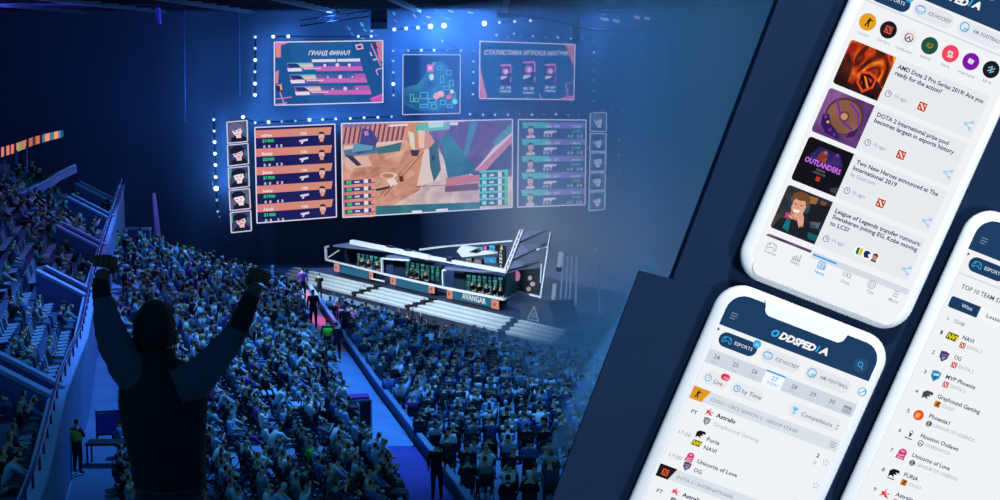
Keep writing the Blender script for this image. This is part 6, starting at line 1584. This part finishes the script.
# players at the desks in the booths
for i, (px, py) in enumerate(((361, 264), (368, 265.4), (377, 268), (410, 276), (415, 277), (425, 279), (472, 289), (479, 290.6), (486, 292), (494, 294), (500, 295.4))):
    p = sw(px, py, 3.6); p.z = DECK
    bn = 'far booth' if i < 3 else 'middle booth' if i < 6 else 'lettered booth'
    place_person('person', 0, p, 0.6 + PI, 'black', 'dark', LEGM[0], 'dark silhouette of a player seated in the %s, %s from its far end' % (bn, ORD[i if i < 3 else i - 3 if i < 6 else i - 6]), 'person', 'players in the booths')

# ================================================================== THE CHEERING FAN
FY = 6.5
def fp(px, py, dy=0.0): return at(px, py, FY + dy)
base = Vector((fp(170, 480).x, FY, 21.15))
fan = thing('person', 'cheering fan seen from behind in dark clothes, both fists raised', 'person', base)
def rel(p): return p - base
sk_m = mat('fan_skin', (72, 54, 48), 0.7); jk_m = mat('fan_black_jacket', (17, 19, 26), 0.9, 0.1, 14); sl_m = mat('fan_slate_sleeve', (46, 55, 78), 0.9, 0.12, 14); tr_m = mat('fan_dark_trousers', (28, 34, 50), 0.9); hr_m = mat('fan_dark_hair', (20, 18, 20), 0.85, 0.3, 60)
def ring_loft(sections, m, name, parent, n=20, cap=True, folds=0.0):
    """sections: (centre, half width, half depth, axis side vector, axis depth vector)"""
    b = MB(); vs = []
    for j, (c, rx, ry, ax, ay) in enumerate(sections):
        for k in range(n):
            a = 2 * PI * k / n
            f_ = 1 + folds * math.sin(5 * a + j * 2.1) * math.sin(j * 1.7 + k)
            vs.append(c + ax * (rx * math.cos(a) * f_) + ay * (ry * math.sin(a) * f_))
    fs = []
    for j in range(len(sections) - 1):
        for k in range(n): fs.append((j * n + k, j * n + (k + 1) % n, (j + 1) * n + (k + 1) % n, (j + 1) * n + k))
    if cap: fs += [tuple(range(n - 1, -1, -1)), tuple(range((len(sections) - 1) * n, len(sections) * n))]
    b.add(vs, fs, m, True)
    return b.build(name, parent)
# body: one continuous surface (legs, trunk, neck, head, arms, palms) under the clothes
SHZ = fp(165, 372).z
N = {'pelvis': (*rel(fp(170, 474)), 0.115, 0.09), 'belly': (*rel(fp(167, 440)), 0.12, 0.09), 'chest': (*rel(fp(163, 398, .02)), 0.16, 0.11), 'neck': (*rel(fp(157, 362, 0.04)), 0.06, 0.06), 'skull': (*rel(fp(154.6, 338, 0.07)), 0.088, 0.1), 'crown': (*rel(fp(155, 316, 0.07)), 0.076, 0.088)}
E_ = [('pelvis', 'belly'), ('belly', 'chest'), ('chest', 'neck'), ('neck', 'skull'), ('skull', 'crown')]
ARM = {'l': [fp(132, 378), fp(110, 336, -0.02), fp(100.5, 288, 0.06), fp(104, 268, 0.08)], 'r': [fp(193, 384), fp(222, 350, 0.02), fp(251, 300, 0.06), fp(257, 282, 0.08)]}
for k in 'lr':
    for nm, p, r in zip(('shoulder', 'elbow', 'wrist', 'palm'), ARM[k], (0.07, 0.05, 0.034, 0.048)):
        N[nm + k] = (*rel(p), r, r * (0.8 if nm == 'palm' else 1))
    E_ += [('chest', 'shoulder' + k), ('shoulder' + k, 'elbow' + k), ('elbow' + k, 'wrist' + k), ('wrist' + k, 'palm' + k)]
    s = -1 if k == 'l' else 1
    N['hip' + k] = (s * 0.09, 0, 0.90, 0.072, 0.085); N['knee' + k] = (s * 0.11, 0.02, 0.5, 0.065, 0.07); N['ankle' + k] = (s * 0.12, -0.02, 0.09, 0.045, 0.05); N['toe' + k] = (s * 0.14, 0.15, 0.04, 0.045, 0.035)
    E_ += [('pelvis', 'hip' + k), ('hip' + k, 'knee' + k), ('knee' + k, 'ankle' + k), ('ankle' + k, 'toe' + k)]
me = grow(N, E_, 2, None); me.materials.append(sk_m)
o = bpy.data.objects.new('body', me); COL.objects.link(o); o.parent = fan
# ears
hc = fp(154.6, 336, 0.06)
for s in (-1, 1):
    b = MB(); b.ball(hc + Vector((s * 0.088, 0.02, -0.01)), (0.014, 0.026, 0.036), sk_m, 10); b.build('ear', fan)
# closed fists: palm carries four curled fingers and a thumb
def fist(k, side):
    c = ARM[k][3]; up = (ARM[k][3] - ARM[k][2]).normalized(); s_ = CAM_R * side
    s_ = (s_ - up * s_.dot(up)).normalized(); fwd = up.cross(s_).normalized()
    if fwd.y < 0: fwd = -fwd
    for i in range(4):
        off = s_ * (-0.036 + 0.0245 * i)
        L = (0.030, 0.034, 0.033, 0.028)[i]
        kn = c + off + up * (0.042 + (0.004, 0.008, 0.006, 0.0)[i]) - fwd * 0.018
        b = MB(); b.tube([c + off * 0.9 - fwd * 0.012 + up * 0.002, kn, kn + fwd * L + up * 0.004, kn + fwd * (L + 0.006) - up * 0.028, kn + fwd * (L - 0.018) - up * 0.036], [0.0135, 0.0155, 0.0135, 0.012, 0.010], sk_m, 8)
        b.build('finger', fan)
    b = MB(); b.tube([c - s_ * 0.036 - up * 0.012, c - s_ * 0.05 + fwd * 0.022 + up * 0.006, c - s_ * 0.03 + fwd * 0.044 + up * 0.012, c - s_ * 0.004 + fwd * 0.048 + up * 0.008], [0.015, 0.0135, 0.012, 0.009], sk_m, 8)
    b.build('thumb', fan)
fist('l', -1); fist('r', 1)
# hair: short, hugging the skull down to the nape
b = MB(); vs, fs = [], []; nu, nv = 24, 12
for j in range(nv + 1):
    v = j / nv * 0.86
    for i in range(nu):
        a = 2 * PI * i / nu
        face_side = math.sin(a) > 0.35                 # the far side is the face: keep the hair high there
        vv = v * (0.62 if face_side else 1.0)
        th_ = vv * PI
        rr = 1 + (0.035 * math.sin(7 * a + 3 * j) + 0.02 * math.sin(13 * a - 5 * j)) * min(1, j / 3)
        taper = 1.0 if th_ < PI / 2 else 1.0 - 0.16 * (th_ - PI / 2)
        vs.append(fp(154.8, 331, 0.065) + Vector((0.093 * math.sin(th_) * math.cos(a) * rr * taper, 0.112 * math.sin(th_) * math.sin(a) * rr, 0.142 * math.cos(th_) * (1 + 0.02 * math.sin(9 * a) * math.sin(th_)))))
for j in range(nv):
    for i in range(nu): fs.append((j * nu + i, (j + 1) * nu + i, (j + 1) * nu + (i + 1) % nu, j * nu + (i + 1) % nu))
b.add(vs, fs, hr_m, True); b.build('hair', fan)
# jacket trunk: black
X_, Y_, Z_ = Vector((1, 0, 0)), Vector((0, 1, 0)), Vector((0, 0, 1))
def tr(px0, px1, py, ry, dy=0.0): return (fp((px0 + px1) / 2, py, dy), (px1 - px0) / 2 * FY / F, ry, X_, Y_)
trunk = [tr(135, 206, 487, 0.12), tr(132, 207, 478, 0.125), tr(129, 207, 462, 0.125), tr(124, 207, 440, 0.125), tr(119, 208, 418, 0.13, 0.01), tr(117, 209, 400, 0.135, 0.015), tr(119, 208, 386, 0.13, 0.02), tr(127, 200, 374, 0.115, 0.03), tr(134, 188, 365, 0.105, 0.035), tr(137, 176, 358, 0.092, 0.04), tr(137, 175, 351, 0.09, 0.045), tr(140, 172, 348, 0.08, 0.05)]
ring_loft(trunk, jk_m, 'jacket', fan, 26, True, 0.012)
def sleeve(name, pts, rad, m, lab=None):
    b = MB(); 
    P_ = []; Rr = []
    for (p, q_), (r0, r1) in zip(zip(pts, pts[1:]), zip(rad, rad[1:])):
        for t in range(4): P_.append(p + (q_ - p) * (t / 4)); Rr.append((r0 + (r1 - r0) * t / 4) * (1 + 0.045 * math.sin(len(P_) * 2.4)))
    P_.append(pts[-1]); Rr.append(rad[-1])
    b.tube(P_, Rr, m, 16); o = b.build(name, fan)
    if lab: o['label'] = lab
sleeve('sleeve', [fp(142, 384, 0.02), fp(130, 370), fp(114, 342, -0.02), fp(107, 320, 0.0), fp(104, 300, 0.04)], [0.085, 0.084, 0.074, 0.06, 0.045], sl_m, 'slate blue upper sleeve')
sleeve('sleeve', [fp(176, 388, -0.045), fp(196, 380, -0.02), fp(218, 356, 0.02), fp(232, 338, 0.03), fp(240, 326, 0.04)], [0.085, 0.084, 0.068, 0.056, 0.045], sl_m, 'slate blue upper sleeve')
sleeve('cuff', [fp(102.8, 304, 0.035), fp(101, 288, 0.055), fp(101.4, 279, 0.07)], [0.044, 0.04, 0.036], jk_m, 'black knitted lower sleeve')
sleeve('cuff', [fp(238, 329, 0.035), fp(246, 310, 0.05), fp(252.6, 293, 0.07)], [0.05, 0.044, 0.037], jk_m, 'black knitted lower sleeve')
# shoulder patch on the back and the hem band
def patch(name, pts, m):
    b = MB(); g = []
    for px, py, dy in pts: g.append(fp(px, py, dy))
    b.prism(g, (0, 0.02, 0), m); return b.build(name, fan)
# trousers
leg = [tr(136, 205, 482, 0.11), tr(135, 206, 495, 0.115), tr(135, 206, 520, 0.12)]
ring_loft(leg, tr_m, 'trousers_seat', fan, 22)
for s in (-1, 1):
    c = [(base + Vector((s * 0.07, 0, 0.90)), 0.082, 0.105, X_, Y_), (base + Vector((s * 0.085, 0.01, 0.7)), 0.09, 0.1, X_, Y_), (base + Vector((s * 0.11, 0.02, 0.5)), 0.08, 0.085, X_, Y_), (base + Vector((s * 0.12, -0.01, 0.1)), 0.065, 0.075, X_, Y_)]
    ring_loft(c, tr_m, 'trouser_leg', fan, 16)
    b = MB(); b.ball(base + Vector((s * 0.13, 0.07, 0.05)), (0.055, 0.15, 0.055), jk_m, 12); b.build('shoe', fan)
b = MB(); hb = []
for k in range(27):
    a = PI + PI * k / 26
    hb.append(fp(170.5, 485) + Vector((0.157 * math.cos(a), 0.126 * math.sin(a), 0)))
b.tube(hb, 0.008, tr_m, 5); b.build('waist_band', fan)
# ================================================================== HAZE, LIGHT, CAMERA
HZ_D = 0.0125
m = bpy.data.materials.new('fade_haze'); m.use_nodes = True
nt = m.node_tree; nt.nodes.clear()
v = nt.nodes.new('ShaderNodeVolumeScatter'); o_ = nt.nodes.new('ShaderNodeOutputMaterial')
v.inputs['Color'].default_value = (1, 1, 1, 1); v.inputs['Density'].default_value = HZ_D; v.inputs['Anisotropy'].default_value = 0.0
nt.links.new(v.outputs[0], o_.inputs['Volume'])
def pl(px, Y): return Vector(((px - 500) / F * Y * 1.0, Y, 0))
tri = [pl(px, 146 - 0.415 * (px - 418)) for px in (418, 440, 470, 510, 560, 620, 680, 712)] + [pl(900, 60), pl(860, 146)]
b = MB(); b.prism([p + Vector((0, 0, 0.5)) for p in tri], (0, 0, 30), m)  # wedge of haze, added and shaped as a fade to blue
hz = b.build('haze', None, 'added blue haze fading out the right half of the arena', 'haze', None, 'stuff', origin=tri[0])

bm_ = bmesh.new(); bm_.from_mesh(hz.data); bmesh.ops.recalc_face_normals(bm_, faces=bm_.faces); bm_.to_mesh(hz.data); bm_.free()
# added low bank of haze, fades the block right of the walkway
m2 = m.copy(); m2.name = 'low_fade_haze'
for nd in m2.node_tree.nodes:
    if nd.type == 'VOLUME_SCATTER': nd.inputs['Density'].default_value = 0.05
na, fa, nb, fb = hit(462, 512), hit(372, 322), hit(660, 512), hit(650, 362)
dn = Vector((0, 0, -2.5)); up_ = Vector((0, 0, 6.5))
b = MB(); b.add([na + dn, fa + dn, nb + dn, fb + dn, nb + up_, fb + up_, na + Vector((0, 0, -2)), fa + Vector((0, 0, -2))], [(0, 1, 3, 2), (0, 2, 4, 6), (1, 7, 5, 3), (2, 3, 5, 4), (6, 4, 5, 7), (0, 6, 7, 1)], m2)
hz2 = b.build('haze', None, 'added low bank of blue haze fading the seats right of the walkway', 'haze', None, 'stuff', origin=na)
bm_ = bmesh.new(); bm_.from_mesh(hz2.data); bmesh.ops.recalc_face_normals(bm_, faces=bm_.faces); bm_.to_mesh(hz2.data); bm_.free()
W = bpy.data.worlds.new('arena_gloom'); SC.world = W; W.use_nodes = True
bg = W.node_tree.nodes['Background']; bg.inputs[0].default_value = (0.011, 0.066, 0.122, 1); bg.inputs[1].default_value = 1.9
def aim(o, target): o.rotation_euler = (Vector(target) - o.location).to_track_quat('-Z', 'Y').to_euler()
def lamp(name, kind, loc, target, power, rgb, size=1.0, angle=60, blend=0.5):
    l = bpy.data.lights.new(name, kind); l.energy = power; l.color = rgb
    if kind == 'SPOT': l.spot_size = math.radians(angle); l.spot_blend = blend; l.shadow_soft_size = size
    elif kind == 'AREA': l.size = size
    else: l.shadow_soft_size = size
    o = bpy.data.objects.new(name, l); COL.objects.link(o); o.location = loc; aim(o, target)
    return o
lamp('added_board_light', 'SPOT', (6.5, 2.0, 34.5), (3.2, 12, 22.2), 9600, (1.0, 1.0, 1.0), 1.0, 30, 0.4)  # unseen key light, added to whiten the phones and boards
lamp('added_board_light', 'SPOT', (7.6, 0.5, 20.5), (3.2, 12, 22.4), 3300, (1.0, 1.0, 1.0), 1.2, 44, 0.4)  # unseen fill, added to soften the phones' dark lower edges
lamp('crowd_wash', 'SPOT', (0, 62, 62), (-8.5, 58, 10), 190000, (0.07, 0.34, 1.0), 2.0, 42, 0.9)
lamp('crowd_wash', 'SPOT', (-2, 92, 62), (-16, 88, 11), 170000, (0.07, 0.34, 1.0), 2.0, 30, 0.9)
lamp('aisle_wash', 'SPOT', (-2, 62, 34), (-14.8, 56, 12), 4200, (0.22, 0.46, 1.0), 1.0, 36, 0.8)  # unseen spot added to brighten the left aisle and its wall
lamp('crowd_wash', 'SPOT', (12, 70, 52), (2, 84, 5), 42000, (0.06, 0.30, 1.0), 2.0, 40, 0.9)
lamp('stand_wash', 'SPOT', (-10, 95, 45), (-24, 72, 13), 26000, (0.30, 0.16, 1.0), 2.0, 50, 0.8)
lamp('stage_wash', 'SPOT', (-25, 92, 26.5), (-6, 108, 6), 85000, (0.74, 0.9, 1.0), 1.0, 62, 0.7)
lamp('walkway_wash', 'SPOT', (-8, 86, 30), hit(322, 322), 16000, (1.0, 0.25, 0.35), 0.3, 16, 0.6)
# unseen point lights added behind the lamps, a halo on the drape
for px, py, k in spot_pts:
    l = bpy.data.lights.new('added_lamp_halo', 'POINT'); l.energy = {1: 25, 2: 60, 3: 130, 4: 300}[k]; l.color = (0.10, 0.38, 1.0); l.shadow_soft_size = 0.25
    o = bpy.data.objects.new('added_lamp_halo', l); COL.objects.link(o); o.location = at(px, py, 148.0); o.location.y = 152.3
for px, py, pw in ((430, 8, 6000), (520, 6, 4000), (330, 14, 3000), (600, 10, 4000), (240, 150, 1600), (205, 95, 900), (430, 110, 3000), (540, 150, 1500), (400, 60, 5000), (470, 30, 5000), (310, 112, 2500)):
    l = bpy.data.lights.new('drape_wash', 'POINT'); l.energy = pw; l.color = (0.08, 0.32, 1.0); l.shadow_soft_size = 0.6  # unseen point lights added to brighten the drape
    o = bpy.data.objects.new('drape_wash', l); COL.objects.link(o); o.location = at(px, py, 147.5)

for px, py in ((18, 4), (60, -2)):
    l = bpy.data.lights.new('ceiling_wash', 'POINT'); l.energy = 1500; l.color = (0.12, 0.14, 1.0); l.shadow_soft_size = 0.6  # unseen violet lights added to tint the ceiling corner
    o = bpy.data.objects.new('ceiling_wash', l); COL.objects.link(o); o.location = at(px, py, 128.0); o.location.z = 26.2

cam = bpy.data.cameras.new('camera'); co = bpy.data.objects.new('camera', cam); COL.objects.link(co)
cam.sensor_width = 36; cam.lens = 36 * F / 1000; cam.clip_start = 0.1; cam.clip_end = 600
co.location = EYE; co.rotation_euler = (math.radians(90) - PITCH, 0, 0)
SC.camera = co
vs_ = SC.view_settings; vs_.view_transform = 'Standard'; vs_.look = 'None'; vs_.exposure = 0.0; vs_.gamma = 1.0; vs_.use_curve_mapping = False
SC.cycles.max_bounces = 5; SC.cycles.diffuse_bounces = 2; SC.cycles.volume_bounces = 1
